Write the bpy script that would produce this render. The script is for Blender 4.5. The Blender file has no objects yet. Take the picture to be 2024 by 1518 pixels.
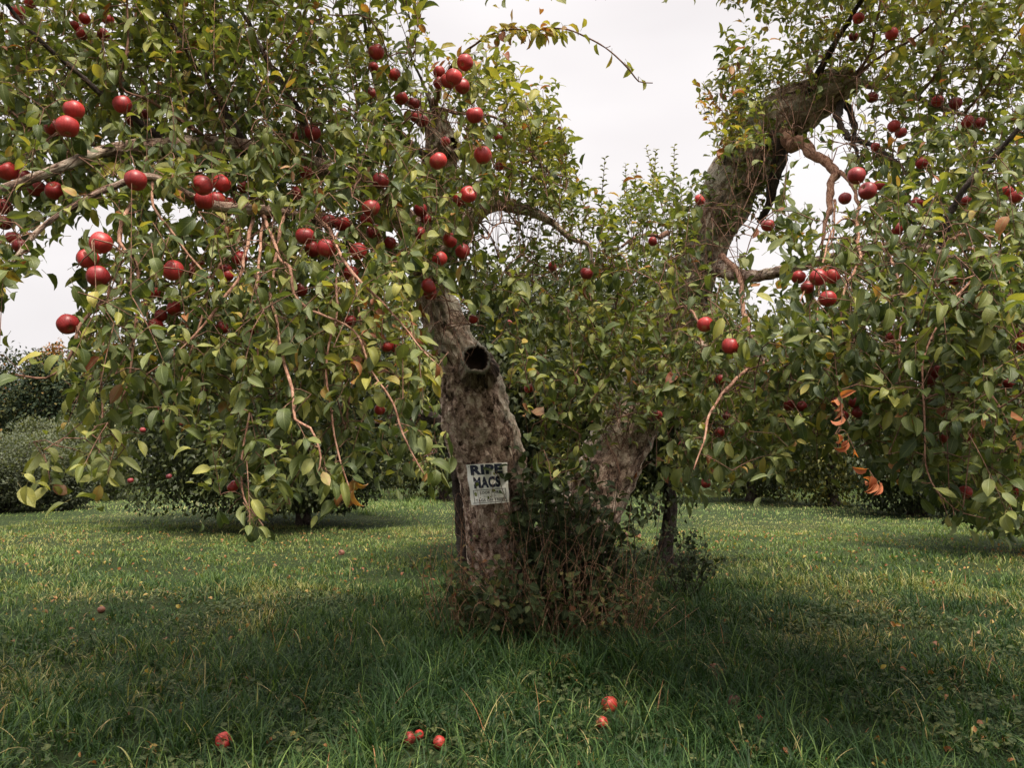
import bpy, math, random
import numpy as np
from mathutils import Vector, Matrix, noise as mnoise

R = math.radians
rng = np.random.default_rng(7)
random.seed(7)
scene = bpy.context.scene
COL = scene.collection

# ------------------------------------------------------------------ camera
W0, H0, FPX = 2024.0, 1518.0, 1500.0
CAM_H, PITCH = 1.20, math.atan(141 / 1500.0)
cam_d = bpy.data.cameras.new("camera"); cam = bpy.data.objects.new("camera", cam_d); COL.objects.link(cam)
cam_d.sensor_width = 36.0; cam_d.lens = 36.0 * FPX / W0
cam.location = (0, 0, CAM_H); cam.rotation_euler = (math.pi / 2 + PITCH, 0, 0)
cam_d.clip_end = 2000; cam_d.clip_start = 0.05
scene.camera = cam

# ------------------------------------------------------------------ world, sun, exposure
SUN_EL, SUN_AZ = 62, 152          # brightest part of the cloud: high, behind the photographer's right shoulder
world = bpy.data.worlds.new("World"); scene.world = world; world.use_nodes = True
nt = world.node_tree; nt.nodes.clear()
sky = nt.nodes.new("ShaderNodeTexSky"); sky.sky_type = 'NISHITA'; sky.sun_disc = False
sky.sun_elevation = R(SUN_EL); sky.sun_rotation = R(SUN_AZ); sky.air_density = 1.0; sky.dust_density = 6.0
hs = nt.nodes.new("ShaderNodeHueSaturation"); hs.inputs['Saturation'].default_value = 0.12
mx = nt.nodes.new("ShaderNodeMix"); mx.data_type = 'RGBA'; mx.inputs[0].default_value = 0.82
tc = nt.nodes.new("ShaderNodeTexCoord"); nz = nt.nodes.new("ShaderNodeTexNoise"); nz.inputs['Scale'].default_value = 1.6
nz.inputs['Detail'].default_value = 4; nz.inputs['Roughness'].default_value = 0.45
mp = nt.nodes.new("ShaderNodeMapping"); mp.inputs['Scale'].default_value = (1, 1, 3.0)
rp = nt.nodes.new("ShaderNodeValToRGB"); rp.color_ramp.elements[0].position = 0.3; rp.color_ramp.elements[1].position = 0.75
rp.color_ramp.elements[0].color = (6.35, 6.02, 6.08, 1); rp.color_ramp.elements[1].color = (8.6, 8.28, 8.28, 1)
bg = nt.nodes.new("ShaderNodeBackground"); bg.inputs['Strength'].default_value = 0.10
wo = nt.nodes.new("ShaderNodeOutputWorld")
L = nt.links.new
L(tc.outputs['Generated'], mp.inputs[0]); L(mp.outputs[0], nz.inputs['Vector']); L(nz.outputs[0], rp.inputs[0])
L(sky.outputs[0], hs.inputs['Color']); L(hs.outputs[0], mx.inputs[6]); L(rp.outputs[0], mx.inputs[7])
sx = nt.nodes.new("ShaderNodeSeparateXYZ"); L(tc.outputs['Generated'], sx.inputs[0])
er = nt.nodes.new("ShaderNodeValToRGB"); ce = er.color_ramp          # overcast: the cloud deck is far brighter overhead than near the horizon
for _ in range(2): ce.elements.new(.5)
for e_, (p_, v_) in zip(ce.elements, ((0.0, .134), (0.55, .160), (0.76, .36), (1.0, .60))): e_.position = p_; e_.color = (v_, v_, v_, 1)
L(sx.outputs[2], er.inputs[0])
em = nt.nodes.new("ShaderNodeMix"); em.data_type = 'RGBA'; em.blend_type = 'MULTIPLY'; em.inputs[0].default_value = 1.0
e4 = nt.nodes.new("ShaderNodeMix"); e4.data_type = 'RGBA'; e4.blend_type = 'MULTIPLY'; e4.inputs[0].default_value = 1.0; e4.inputs[7].default_value = (6.6, 6.6, 6.6, 1)
L(mx.outputs[2], e4.inputs[6]); L(e4.outputs[2], em.inputs[6]); L(er.outputs[0], em.inputs[7])
L(em.outputs[2], bg.inputs[0]); L(bg.outputs[0], wo.inputs[0])
sun_d = bpy.data.lights.new("sun", 'SUN'); sun = bpy.data.objects.new("sun", sun_d); COL.objects.link(sun)
sun_d.energy = 5.0; sun_d.angle = R(16); sun_d.color = (1.0, 0.90, 0.75)
az, el = R(SUN_AZ), R(SUN_EL)
sdir = Vector((math.sin(az) * math.cos(el), math.cos(az) * math.cos(el), math.sin(el)))
sun.rotation_euler = sdir.to_track_quat('Z', 'Y').to_euler()
scene.view_settings.view_transform = 'Standard'; scene.view_settings.look = 'None'
scene.view_settings.exposure = 0.56; scene.view_settings.gamma = 1.0
scene.cycles.max_bounces = 7; scene.cycles.diffuse_bounces = 4; scene.cycles.transmission_bounces = 4
scene.cycles.glossy_bounces = 2; scene.cycles.transparent_max_bounces = 4
scene.cycles.use_denoising = True

# ------------------------------------------------------------------ pixel <-> world helpers (used while placing things at their own distances)
cp, sp = math.cos(PITCH), math.sin(PITCH)
def P(px, py, d):
    """world point seen at photo pixel (px,py) whose distance along +Y is d (arrays fine)"""
    px = np.asarray(px, float); py = np.asarray(py, float); d = np.asarray(d, float)
    cx = (px - W0 / 2) / FPX; cy = -(py - H0 / 2) / FPX
    fy = cp - cy * sp; fz = sp + cy * cp
    k = d / fy
    return np.stack(np.broadcast_arrays(cx * k, d, CAM_H + fz * k), -1)
def proj(p):
    p = np.asarray(p, float)
    x = p[..., 0]; y = p[..., 1]; z = p[..., 2] - CAM_H
    f = y * cp + z * sp; u = -y * sp + z * cp
    f = np.where(f < 0.05, 0.05, f)
    return W0 / 2 + FPX * x / f, H0 / 2 - FPX * u / f, f
def groundP(px, py):
    cx = (px - W0 / 2) / FPX; cy = -(py - H0 / 2) / FPX
    fy = cp - cy * sp; fz = sp + cy * cp
    k = -CAM_H / fz
    return np.array([cx * k, fy * k, 0.0])

# ------------------------------------------------------------------ object helpers
def tag(o, label=None, cat=None, group=None, kind=None):
    if label: o['label'] = label
    if cat: o['category'] = cat
    if group: o['group'] = group
    if kind: o['kind'] = kind
    return o
def empty(name, loc, label, cat, group=None, kind=None):
    o = bpy.data.objects.new(name, None); COL.objects.link(o); o.location = loc; o.empty_display_size = .1
    bpy.context.view_layer.update()
    return tag(o, label, cat, group, kind)
def mesh_obj(name, V, F, mat, parent=None, attrs=None, smooth=True):
    """V (n,3) array; F list of arrays (m,3) or (m,4). Vertices are world coordinates."""
    V = np.asarray(V, np.float32)
    if parent is not None: V = V - np.array(parent.matrix_world.translation if parent.parent is None else parent['_w'], np.float32)
    if isinstance(F, np.ndarray): F = [F]
    me = bpy.data.meshes.new(name)
    me.vertices.add(len(V)); me.vertices.foreach_set('co', V.ravel())
    idx = np.concatenate([f.ravel() for f in F]).astype(np.int32)
    sizes = np.concatenate([np.full(len(f), f.shape[1], np.int32) for f in F])
    starts = np.concatenate([[0], np.cumsum(sizes)[:-1]]).astype(np.int32)
    me.loops.add(len(idx)); me.loops.foreach_set('vertex_index', idx)
    me.polygons.add(len(sizes)); me.polygons.foreach_set('loop_start', starts); me.polygons.foreach_set('loop_total', sizes)
    me.update(calc_edges=True)
    if smooth: me.polygons.foreach_set('use_smooth', np.ones(len(sizes), bool))
    for k, a in (attrs or {}).items():
        a = np.asarray(a, np.float32)
        if a.ndim == 1:
            at = me.attributes.new(k, 'FLOAT', 'POINT'); at.data.foreach_set('value', a)
        else:
            at = me.attributes.new(k, 'FLOAT_VECTOR', 'POINT'); at.data.foreach_set('vector', a.ravel())
    me.validate()
    if mat: me.materials.append(mat)
    o = bpy.data.objects.new(name, me); COL.objects.link(o)
    if parent is not None:
        o.parent = parent
    return o

# ------------------------------------------------------------------ materials
def newmat(name):
    m = bpy.data.materials.new(name); m.use_nodes = True
    n = m.node_tree; n.nodes.clear()
    out = n.nodes.new("ShaderNodeOutputMaterial")
    return m, n, out
def N(n, t, **kw):
    x = n.nodes.new(t)
    for k, v in kw.items():
        if k in x.inputs: x.inputs[k].default_value = v
        else: setattr(x, k, v)
    return x
def ramp(n, stops, interp='LINEAR'):
    r = n.nodes.new("ShaderNodeValToRGB"); cr = r.color_ramp; cr.interpolation = interp
    while len(cr.elements) < len(stops): cr.elements.new(0.5)
    for e, (p, c) in zip(cr.elements, stops):
        e.position = p; e.color = (*c, 1)
    return r
def attr(n, name):
    a = n.nodes.new("ShaderNodeAttribute"); a.attribute_name = name; return a
def math_(n, op, a, b=None, c=None, clamp=False):
    m = n.nodes.new("ShaderNodeMath"); m.operation = op; m.use_clamp = clamp
    for i, v in enumerate((a, b, c)):
        if v is None: continue
        if isinstance(v, (int, float)): m.inputs[i].default_value = v
        else: n.links.new(v, m.inputs[i])
    return m.outputs[0]
def mixc(n, fac, a, b, mode='MIX'):
    m = n.nodes.new("ShaderNodeMix"); m.data_type = 'RGBA'; m.blend_type = mode
    for s, v in ((0, fac), (6, a), (7, b)):
        if isinstance(v, (int, float)): m.inputs[s].default_value = v
        elif isinstance(v, tuple): m.inputs[s].default_value = (*v, 1)
        else: n.links.new(v, m.inputs[s])
    return m.outputs[2]

LEAF_STOPS = [(0.0, (0.034, 0.054, 0.018)), (0.28, (0.104, 0.128, 0.034)), (0.5, (0.208, 0.214, 0.058)),
              (0.66, (0.32, 0.300, 0.070)), (0.78, (0.36, 0.28, 0.065)), (0.88, (0.30, 0.13, 0.045)), (1.0, (0.20, 0.060, 0.030))]
def leaf_material(name, stops, veins=True, rough=0.42, transl=0.30, spec=0.5, felt=0.55):
    m, n, out = newmat(name); l = n.links.new
    t = attr(n, 'tint'); lu = attr(n, 'lu'); lv = attr(n, 'lv')
    geo = n.nodes.new("ShaderNodeNewGeometry")
    tcn = n.nodes.new("ShaderNodeTexCoord")
    nn = N(n, "ShaderNodeTexNoise", Scale=38.0, Detail=3.0); l(tcn.outputs['Object'], nn.inputs['Vector'])
    # blotches run towards yellow / brown on ageing leaves
    tt = math_(n, 'ADD', t.outputs['Fac'], math_(n, 'MULTIPLY', math_(n, 'SUBTRACT', nn.outputs[0], 0.5), 0.30))
    c = ramp(n, stops); l(tt, c.inputs[0])
    col = c.outputs[0]
    if veins:
        au = math_(n, 'ABSOLUTE', lu.outputs['Fac'])
        mid = math_(n, 'SUBTRACT', 1.0, math_(n, 'SMOOTH_MIN', math_(n, 'MULTIPLY', au, 9.0), 1.0, 0.2), clamp=True)
        w = math_(n, 'SUBTRACT', lv.outputs['Fac'], math_(n, 'MULTIPLY', au, 0.28))
        s = math_(n, 'ABSOLUTE', math_(n, 'SINE', math_(n, 'MULTIPLY', w, 26.0)))
        vein = math_(n, 'GREATER_THAN', s, 0.0)
        side = math_(n, 'POWER', math_(n, 'SUBTRACT', 1.0, s, clamp=True), 5.0)
        vv = math_(n, 'MAXIMUM', mid, math_(n, 'MULTIPLY', side, 0.45))
        col = mixc(n, math_(n, 'MULTIPLY', vv, 0.45), col, (0.26, 0.30, 0.13))
        bmp = N(n, "ShaderNodeBump", Strength=0.35, Distance=0.004)
        l(math_(n, 'SUBTRACT', 1.0, vv), bmp.inputs['Height'])
        pet = math_(n, 'LESS_THAN', lv.outputs['Fac'], -0.01)
        col = mixc(n, pet, col, (0.20, 0.17, 0.07))
    # the underside of an apple leaf is felted: paler and greyer
    under = mixc(n, 0.55, col, (0.20, 0.235, 0.15))
    col2 = mixc(n, math_(n, 'MULTIPLY', geo.outputs['Backfacing'], felt), col, under)
    b = n.nodes.new("ShaderNodeBsdfPrincipled"); l(col2, b.inputs['Base Color'])
    b.inputs['Roughness'].default_value = rough; b.inputs['Specular IOR Level'].default_value = spec
    if veins: l(bmp.outputs[0], b.inputs['Normal'])
    tr = n.nodes.new("ShaderNodeBsdfTranslucent"); 
    tcol = mixc(n, 1.0, col, (1.6, 1.6, 0.6), 'MULTIPLY'); l(tcol, tr.inputs[0])
    ms = n.nodes.new("ShaderNodeMixShader"); ms.inputs[0].default_value = transl
    l(b.outputs[0], ms.inputs[1]); l(tr.outputs[0], ms.inputs[2]); l(ms.outputs[0], out.inputs[0])
    return m
M_LEAF = leaf_material("apple_leaf", LEAF_STOPS, rough=.5, spec=.34, felt=.5)
M_LEAF_FAR = leaf_material("far_apple_leaf", [(p_, tuple(x_ * (.46 if p_ < .6 else .8) for x_ in c_)) for p_, c_ in LEAF_STOPS], veins=False, rough=0.5, transl=0.25, spec=0.3, felt=0.2)  # apple leaf colours darkened: shade of the background trees put into the albedo
M_SHRUB = leaf_material("shrub_leaf", [(0, (0.035, 0.045, 0.028)), (0.5, (0.085, 0.098, 0.055)), (0.8, (0.17, 0.165, 0.08)), (1, (0.3, 0.2, 0.1))], veins=False, rough=.6, spec=.3)
M_WOODS = leaf_material("woods_leaf", [(0, (0.012, 0.020, 0.013)), (0.4, (0.022, 0.033, 0.018)), (0.6, (0.075, 0.080, 0.028)), (0.8, (0.28, 0.13, 0.045)), (1, (0.32, 0.09, 0.04))], veins=False, rough=.7, transl=.15, spec=.1, felt=0.0)
M_DULL = leaf_material("dull_leaf", [(0, (0.016, 0.026, 0.012)), (0.3, (0.042, 0.058, 0.024)), (0.5, (0.09, 0.105, 0.04)), (0.66, (0.2, 0.17, 0.06)), (0.8, (0.24, 0.10, 0.045)), (1, (0.20, 0.05, 0.03))], rough=.65, transl=.2, spec=.12, felt=.15)
GRASS_STOPS = [(0.0, (0.010, 0.026, 0.009)), (0.3, (0.028, 0.062, 0.018)), (0.55, (0.125, 0.185, 0.050)), (0.72, (0.22, 0.225, 0.080)),
               (0.86, (0.36, 0.29, 0.14)), (1.0, (0.26, 0.12, 0.06))]
M_GRASS = leaf_material("grass_blade", GRASS_STOPS, veins=False, rough=0.5, transl=0.25, spec=0.16, felt=0.0)

def bark_material(name, cols, scale=1.0, bump=0.6, lichen=0.5):
    m, n, out = newmat(name); l = n.links.new
    bc = attr(n, 'bco'); pale = attr(n, 'pale')
    mpn = N(n, "ShaderNodeMapping"); mpn.inputs['Scale'].default_value = (scale, scale, 0.6 * scale); l(bc.outputs['Vector'], mpn.inputs[0])
    wob = N(n, "ShaderNodeTexNoise", Scale=30.0, Detail=4.0); l(mpn.outputs[0], wob.inputs['Vector'])
    ad = n.nodes.new("ShaderNodeVectorMath"); ad.operation = 'MULTIPLY_ADD'; l(wob.outputs['Color'], ad.inputs[0]); ad.inputs[1].default_value = (.05, .05, .05); l(mpn.outputs[0], ad.inputs[2])
    v1 = N(n, "ShaderNodeTexVoronoi", Scale=48.0); l(ad.outputs[0], v1.inputs['Vector'])
    vs = n.nodes.new("ShaderNodeSeparateColor"); l(v1.outputs['Color'], vs.inputs[0])
    v2 = N(n, "ShaderNodeTexVoronoi", Scale=21.0); l(ad.outputs[0], v2.inputs['Vector'])
    vs2 = n.nodes.new("ShaderNodeSeparateColor"); l(v2.outputs['Color'], vs2.inputs[0])
    flake = math_(n, 'ADD', math_(n, 'MULTIPLY', vs.outputs[0], 0.55), math_(n, 'MULTIPLY', vs2.outputs[0], 0.45))
    n1 = N(n, "ShaderNodeTexNoise", Scale=13.0, Detail=8.0, Roughness=0.72); l(mpn.outputs[0], n1.inputs['Vector'])
    n2 = N(n, "ShaderNodeTexNoise", Scale=95.0, Detail=6.0, Roughness=0.75); l(bc.outputs['Vector'], n2.inputs['Vector'])
    n3 = N(n, "ShaderNodeTexNoise", Scale=3.2, Detail=6.0, Roughness=0.65); l(bc.outputs['Vector'], n3.inputs['Vector'])
    r1 = ramp(n, [(0.38, cols[0]), (0.46, cols[1]), (0.55, cols[2]), (0.63, cols[3])])
    l(math_(n, 'ADD', math_(n, 'ADD', math_(n, 'MULTIPLY', n1.outputs[0], 0.50), math_(n, 'MULTIPLY', n2.outputs[0], 0.42)), math_(n, 'MULTIPLY', math_(n, 'SUBTRACT', flake, 0.32), 0.26)), r1.inputs[0])
    c = r1.outputs[0]
    # lichen: pale grey green crusts
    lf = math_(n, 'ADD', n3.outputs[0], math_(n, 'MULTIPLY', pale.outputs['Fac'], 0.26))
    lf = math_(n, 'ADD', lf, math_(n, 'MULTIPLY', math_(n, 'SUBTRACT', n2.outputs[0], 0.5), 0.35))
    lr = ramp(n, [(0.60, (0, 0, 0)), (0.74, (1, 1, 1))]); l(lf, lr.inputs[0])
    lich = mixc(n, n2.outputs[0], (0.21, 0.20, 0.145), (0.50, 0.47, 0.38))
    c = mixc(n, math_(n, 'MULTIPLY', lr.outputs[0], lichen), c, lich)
    b = n.nodes.new("ShaderNodeBsdfPrincipled"); l(c, b.inputs['Base Color']); b.inputs['Roughness'].default_value = 0.88
    b.inputs['Specular IOR Level'].default_value = 0.2
    h = math_(n, 'ADD', math_(n, 'MULTIPLY', flake, 0.45), math_(n, 'ADD', n1.outputs[0], math_(n, 'MULTIPLY', n2.outputs[0], 0.5)))
    bp = N(n, "ShaderNodeBump", Strength=bump, Distance=0.02); l(h, bp.inputs['Height']); l(bp.outputs[0], b.inputs['Normal'])
    l(b.outputs[0], out.inputs[0])
    return m
M_BARK = bark_material("old_bark", [(0.030, 0.017, 0.012), (0.18, 0.112, 0.084), (0.40, 0.28, 0.215), (0.68, 0.55, 0.44)], 1.0, 1.0, 0.75)
M_BARK_YOUNG = bark_material("young_bark", [(0.12, 0.055, 0.038), (0.24, 0.120, 0.080), (0.36, 0.20, 0.14), (0.44, 0.27, 0.19)], 2.2, 0.35, 0.25)
M_TWIG = bark_material("twig_bark", [(0.05, 0.026, 0.02), (0.10, 0.052, 0.036), (0.17, 0.09, 0.06), (0.22, 0.13, 0.09)], 3.0, 0.2, 0.15)
M_DARKBARK = bark_material("dark_bark", [(0.014, 0.010, 0.009), (0.035, 0.025, 0.022), (0.065, 0.048, 0.04), (0.10, 0.08, 0.065)], 1.0, 0.8, 0.3)
M_DRY = bark_material("dry_stalk", [(0.09, 0.042, 0.026), (0.17, 0.085, 0.050), (0.27, 0.15, 0.09), (0.46, 0.32, 0.20)], 3.0, 0.2, 0.0)

def simple(name, col, rough=0.6, spec=0.4, bump=None):
    m, n, out = newmat(name)
    b = n.nodes.new("ShaderNodeBsdfPrincipled"); b.inputs['Roughness'].default_value = rough; b.inputs['Specular IOR Level'].default_value = spec
    tcn = n.nodes.new("ShaderNodeTexCoord")
    nn = N(n, "ShaderNodeTexNoise", Scale=bump or 25.0, Detail=5.0); n.links.new(tcn.outputs['Object'], nn.inputs['Vector'])
    c = mixc(n, nn.outputs[0], tuple(x * 0.72 for x in col), tuple(min(1, x * 1.22) for x in col))
    n.links.new(c, b.inputs['Base Color']); n.links.new(b.outputs[0], out.inputs[0])
    return m
M_HOLE = simple("shaded_hollow_wood", (0.030, 0.020, 0.015), 0.95, 0.05)  # wood coloured near-black, so the shallow hollows look deep and shaded
M_INK = simple("navy_ink", (0.016, 0.020, 0.045), 0.6)
M_INK2 = simple("faded_black_ink", (0.05, 0.045, 0.04), 0.6)
M_SILVER = simple("silver_grey_ink", (0.33, 0.32, 0.27), 0.5)

def apple_material(name, under, red, dark, rough=0.33):
    m, n, out = newmat(name); l = n.links.new
    tcn = n.nodes.new("ShaderNodeTexCoord"); oi = n.nodes.new("ShaderNodeObjectInfo")
    sep = n.nodes.new("ShaderNodeSeparateXYZ"); l(tcn.outputs['Object'], sep.inputs[0])
    off = n.nodes.new("ShaderNodeVectorMath"); off.operation = 'MULTIPLY_ADD'
    cmb = n.nodes.new("ShaderNodeCombineXYZ")
    for i in range(3): l(oi.outputs['Random'], cmb.inputs[i])
    l(cmb.outputs[0], off.inputs[0]); off.inputs[1].default_value = (17, 23, 9); l(tcn.outputs['Object'], off.inputs[2])
    # streaks run from stalk to eye: angle only
    ang = math_(n, 'ARCTAN2', sep.outputs[0], sep.outputs[1])
    cmb2 = n.nodes.new("ShaderNodeCombineXYZ"); l(math_(n, 'SINE', ang), cmb2.inputs[0]); l(math_(n, 'COSINE', ang), cmb2.inputs[1])
    l(math_(n, 'ADD', math_(n, 'MULTIPLY', sep.outputs[2], 6.0), math_(n, 'MULTIPLY', oi.outputs['Random'], 40)), cmb2.inputs[2])
    st = N(n, "ShaderNodeTexNoise", Scale=7.0, Detail=5.0, Roughness=0.7); l(cmb2.outputs[0], st.inputs['Vector'])
    big = N(n, "ShaderNodeTexNoise", Scale=11.0, Detail=3.0); l(off.outputs[0], big.inputs['Vector'])
    fac = math_(n, 'ADD', math_(n, 'MULTIPLY', st.outputs[0], 0.6), math_(n, 'MULTIPLY', big.outputs[0], 0.55))
    r1 = ramp(n, [(0.36, dark), (0.52, tuple(.5*(a+b) for a, b in zip(red, dark))), (0.62, red), (0.80, tuple(min(1, a * 1.35 + .02) for a in red))]); l(fac, r1.inputs[0])
    blush = N(n, "ShaderNodeTexNoise", Scale=16.0, Detail=2.0); l(off.outputs[0], blush.inputs['Vector'])
    cav = math_(n, 'SUBTRACT', math_(n, 'ABSOLUTE', math_(n, 'MULTIPLY', sep.outputs[2], 28.0)), 0.42)
    rad = math_(n, 'SQRT', math_(n, 'ADD', math_(n, 'MULTIPLY', sep.outputs[0], sep.outputs[0]), math_(n, 'MULTIPLY', sep.outputs[1], sep.outputs[1])))
    cen = math_(n, 'SUBTRACT', 1.0, math_(n, 'MULTIPLY', rad, 75.0), clamp=True)
    c = mixc(n, math_(n, 'MULTIPLY', cen, 0.75), r1.outputs[0], under)
    gb = ramp(n, [(0.66, (0, 0, 0)), (0.78, (1, 1, 1))]); l(blush.outputs[0], gb.inputs[0])
    c = mixc(n, math_(n, 'MULTIPLY', gb.outputs[0], 0.5), c, under)
    v = N(n, "ShaderNodeTexVoronoi", Scale=260.0); l(off.outputs[0], v.inputs['Vector'])
    dots = math_(n, 'LESS_THAN', v.outputs['Distance'], 0.16)
    c = mixc(n, math_(n, 'MULTIPLY', dots, 0.35), c, (0.55, 0.33, 0.24))
    c = mixc(n, 0.03, c, (0.42, 0.36, 0.40))
    c = mixc(n, 1.0, c, mixc(n, oi.outputs['Random'], (0.55, 0.5, 0.6), (1.15, 1.1, 1.0)), 'MULTIPLY')
    b = n.nodes.new("ShaderNodeBsdfPrincipled"); l(c, b.inputs['Base Color']); b.inputs['Roughness'].default_value = rough
    b.inputs['Specular IOR Level'].default_value = 0.45
    bp = N(n, "ShaderNodeBump", Strength=0.12, Distance=0.003); l(big.outputs[0], bp.inputs['Height']); l(bp.outputs[0], b.inputs['Normal'])
    l(b.outputs[0], out.inputs[0]); return m
M_APPLE = apple_material("red_apple_skin", (0.30, 0.20, 0.06), (0.36, 0.014, 0.012), (0.15, 0.005, 0.007), 0.42)
A_FARMAT = apple_material("far_apple_skin", (0.2, 0.1, 0.04), (0.24, 0.012, 0.012), (0.09, 0.004, 0.006), 0.6)
M_ROT = apple_material("rotten_apple_skin", (0.20, 0.10, 0.04), (0.17, 0.06, 0.028), (0.06, 0.025, 0.014), 0.7)
M_FALL = apple_material("fallen_apple_skin", (0.35, 0.16, 0.06), (0.46, 0.024, 0.016), (0.16, 0.012, 0.008), 0.5)

def paper_material():
    m, n, out = newmat("weathered_paper"); l = n.links.new
    tcn = n.nodes.new("ShaderNodeTexCoord")
    n1 = N(n, "ShaderNodeTexNoise", Scale=12.0, Detail=6.0); l(tcn.outputs['Object'], n1.inputs['Vector'])
    r1 = ramp(n, [(0.3, (0.66, 0.62, 0.52)), (0.5, (0.82, 0.80, 0.74)), (0.7, (0.88, 0.87, 0.84))]); l(n1.outputs[0], r1.inputs[0])
    b = n.nodes.new("ShaderNodeBsdfPrincipled"); l(r1.outputs[0], b.inputs['Base Color']); b.inputs['Roughness'].default_value = 0.6
    bp = N(n, "ShaderNodeBump", Strength=0.3, Distance=0.01); l(n1.outputs[0], bp.inputs['Height']); l(bp.outputs[0], b.inputs['Normal'])
    l(b.outputs[0], out.inputs[0]); return m
M_PAPER = paper_material()

def ground_material():
    m, n, out = newmat("turf_ground"); l = n.links.new
    tcn = n.nodes.new("ShaderNodeTexCoord")
    n1 = N(n, "ShaderNodeTexNoise", Scale=0.55, Detail=6.0, Roughness=0.6); l(tcn.outputs['Object'], n1.inputs['Vector'])
    n2 = N(n, "ShaderNodeTexNoise", Scale=9.0, Detail=8.0, Roughness=0.75); l(tcn.outputs['Object'], n2.inputs['Vector'])
    n3 = N(n, "ShaderNodeTexNoise", Scale=60.0, Detail=5.0, Roughness=0.7); l(tcn.outputs['Object'], n3.inputs['Vector'])
    r1 = ramp(n, [(0.30, (0.030, 0.055, 0.020)), (0.5, (0.065, 0.105, 0.034)), (0.62, (0.13, 0.15, 0.055)), (0.75, (0.17, 0.15, 0.075))])
    l(math_(n, 'ADD', math_(n, 'MULTIPLY', n1.outputs[0], 0.5), math_(n, 'MULTIPLY', n2.outputs[0], 0.5)), r1.inputs[0])
    c = mixc(n, math_(n, 'MULTIPLY', n3.outputs[0], 0.8), (0.016, 0.018, 0.009), r1.outputs[0])
    b = n.nodes.new("ShaderNodeBsdfPrincipled"); l(c, b.inputs['Base Color']); b.inputs['Roughness'].default_value = 0.95; b.inputs['Specular IOR Level'].default_value = 0.1
    bp = N(n, "ShaderNodeBump", Strength=1.0, Distance=0.05); l(math_(n, 'ADD', n2.outputs[0], n3.outputs[0]), bp.inputs['Height']); l(bp.outputs[0], b.inputs['Normal'])
    l(b.outputs[0], out.inputs[0]); return m
M_GROUND = ground_material()

# ------------------------------------------------------------------ numeric helpers
def norm(a):
    return a / (np.linalg.norm(a, axis=-1, keepdims=True) + 1e-9)
_perm = np.random.default_rng(99).random((256, 256))
def vnoise(x, y, s=1.0, o=0):
    x = np.asarray(x) * s + 100 + o * 17.3; y = np.asarray(y) * s + 100 + o * 9.1
    xi = np.floor(x).astype(int); yi = np.floor(y).astype(int); fx = x - xi; fy = y - yi
    fx = fx * fx * (3 - 2 * fx); fy = fy * fy * (3 - 2 * fy)
    g = lambda a, b: _perm[a % 256, b % 256]
    return (g(xi, yi) * (1 - fx) + g(xi + 1, yi) * fx) * (1 - fy) + (g(xi, yi + 1) * (1 - fx) + g(xi + 1, yi + 1) * fx) * fy
def catmull(pts, step):
    """resample an (n,k) control polyline smoothly with about `step` spacing in its first three columns"""
    pts = np.asarray(pts, float); n = len(pts)
    ext = np.vstack([2 * pts[0] - pts[1], pts, 2 * pts[-1] - pts[-2]])
    out = []
    for i in range(n - 1):
        p0, p1, p2, p3 = ext[i:i + 4]
        m = max(2, int(np.linalg.norm(p2[:3] - p1[:3]) / step))
        t = np.linspace(0, 1, m, endpoint=False)[:, None]
        out.append(0.5 * (2 * p1 + (p2 - p0) * t + (2 * p0 - 5 * p1 + 4 * p2 - p3) * t ** 2 + (3 * p1 - p0 - 3 * p2 + p3) * t ** 3))
    out.append(pts[-1:])
    return np.vstack(out)
def frames(C):
    T = norm(np.gradient(C, axis=0))
    u = np.zeros_like(T); ref = np.array([0.3, 1.0, 0.1]); 
    a = ref - T[0] * ref.dot(T[0]); u[0] = a / np.linalg.norm(a)
    for i in range(1, len(T)):
        a = u[i - 1] - T[i] * u[i - 1].dot(T[i]); u[i] = a / (np.linalg.norm(a) + 1e-9)
    return T, u, np.cross(T, u)
class Mesh:
    def __init__(s): s.V = []; s.F4 = []; s.F3 = []; s.A = {}; s.n = 0
    def add(s, V, F4=None, F3=None, **A):
        s.V.append(V)
        if F4 is not None and len(F4): s.F4.append(F4 + s.n)
        if F3 is not None and len(F3): s.F3.append(F3 + s.n)
        for k, a in A.items(): s.A.setdefault(k, []).append(a)
        s.n += len(V)
    def build(s, name, mat, parent=None, smooth=True):
        F = []
        if s.F4: F.append(np.vstack(s.F4))
        if s.F3: F.append(np.vstack(s.F3))
        return mesh_obj(name, np.vstack(s.V), F, mat, parent, {k: np.concatenate(v) for k, v in s.A.items()}, smooth)
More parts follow.
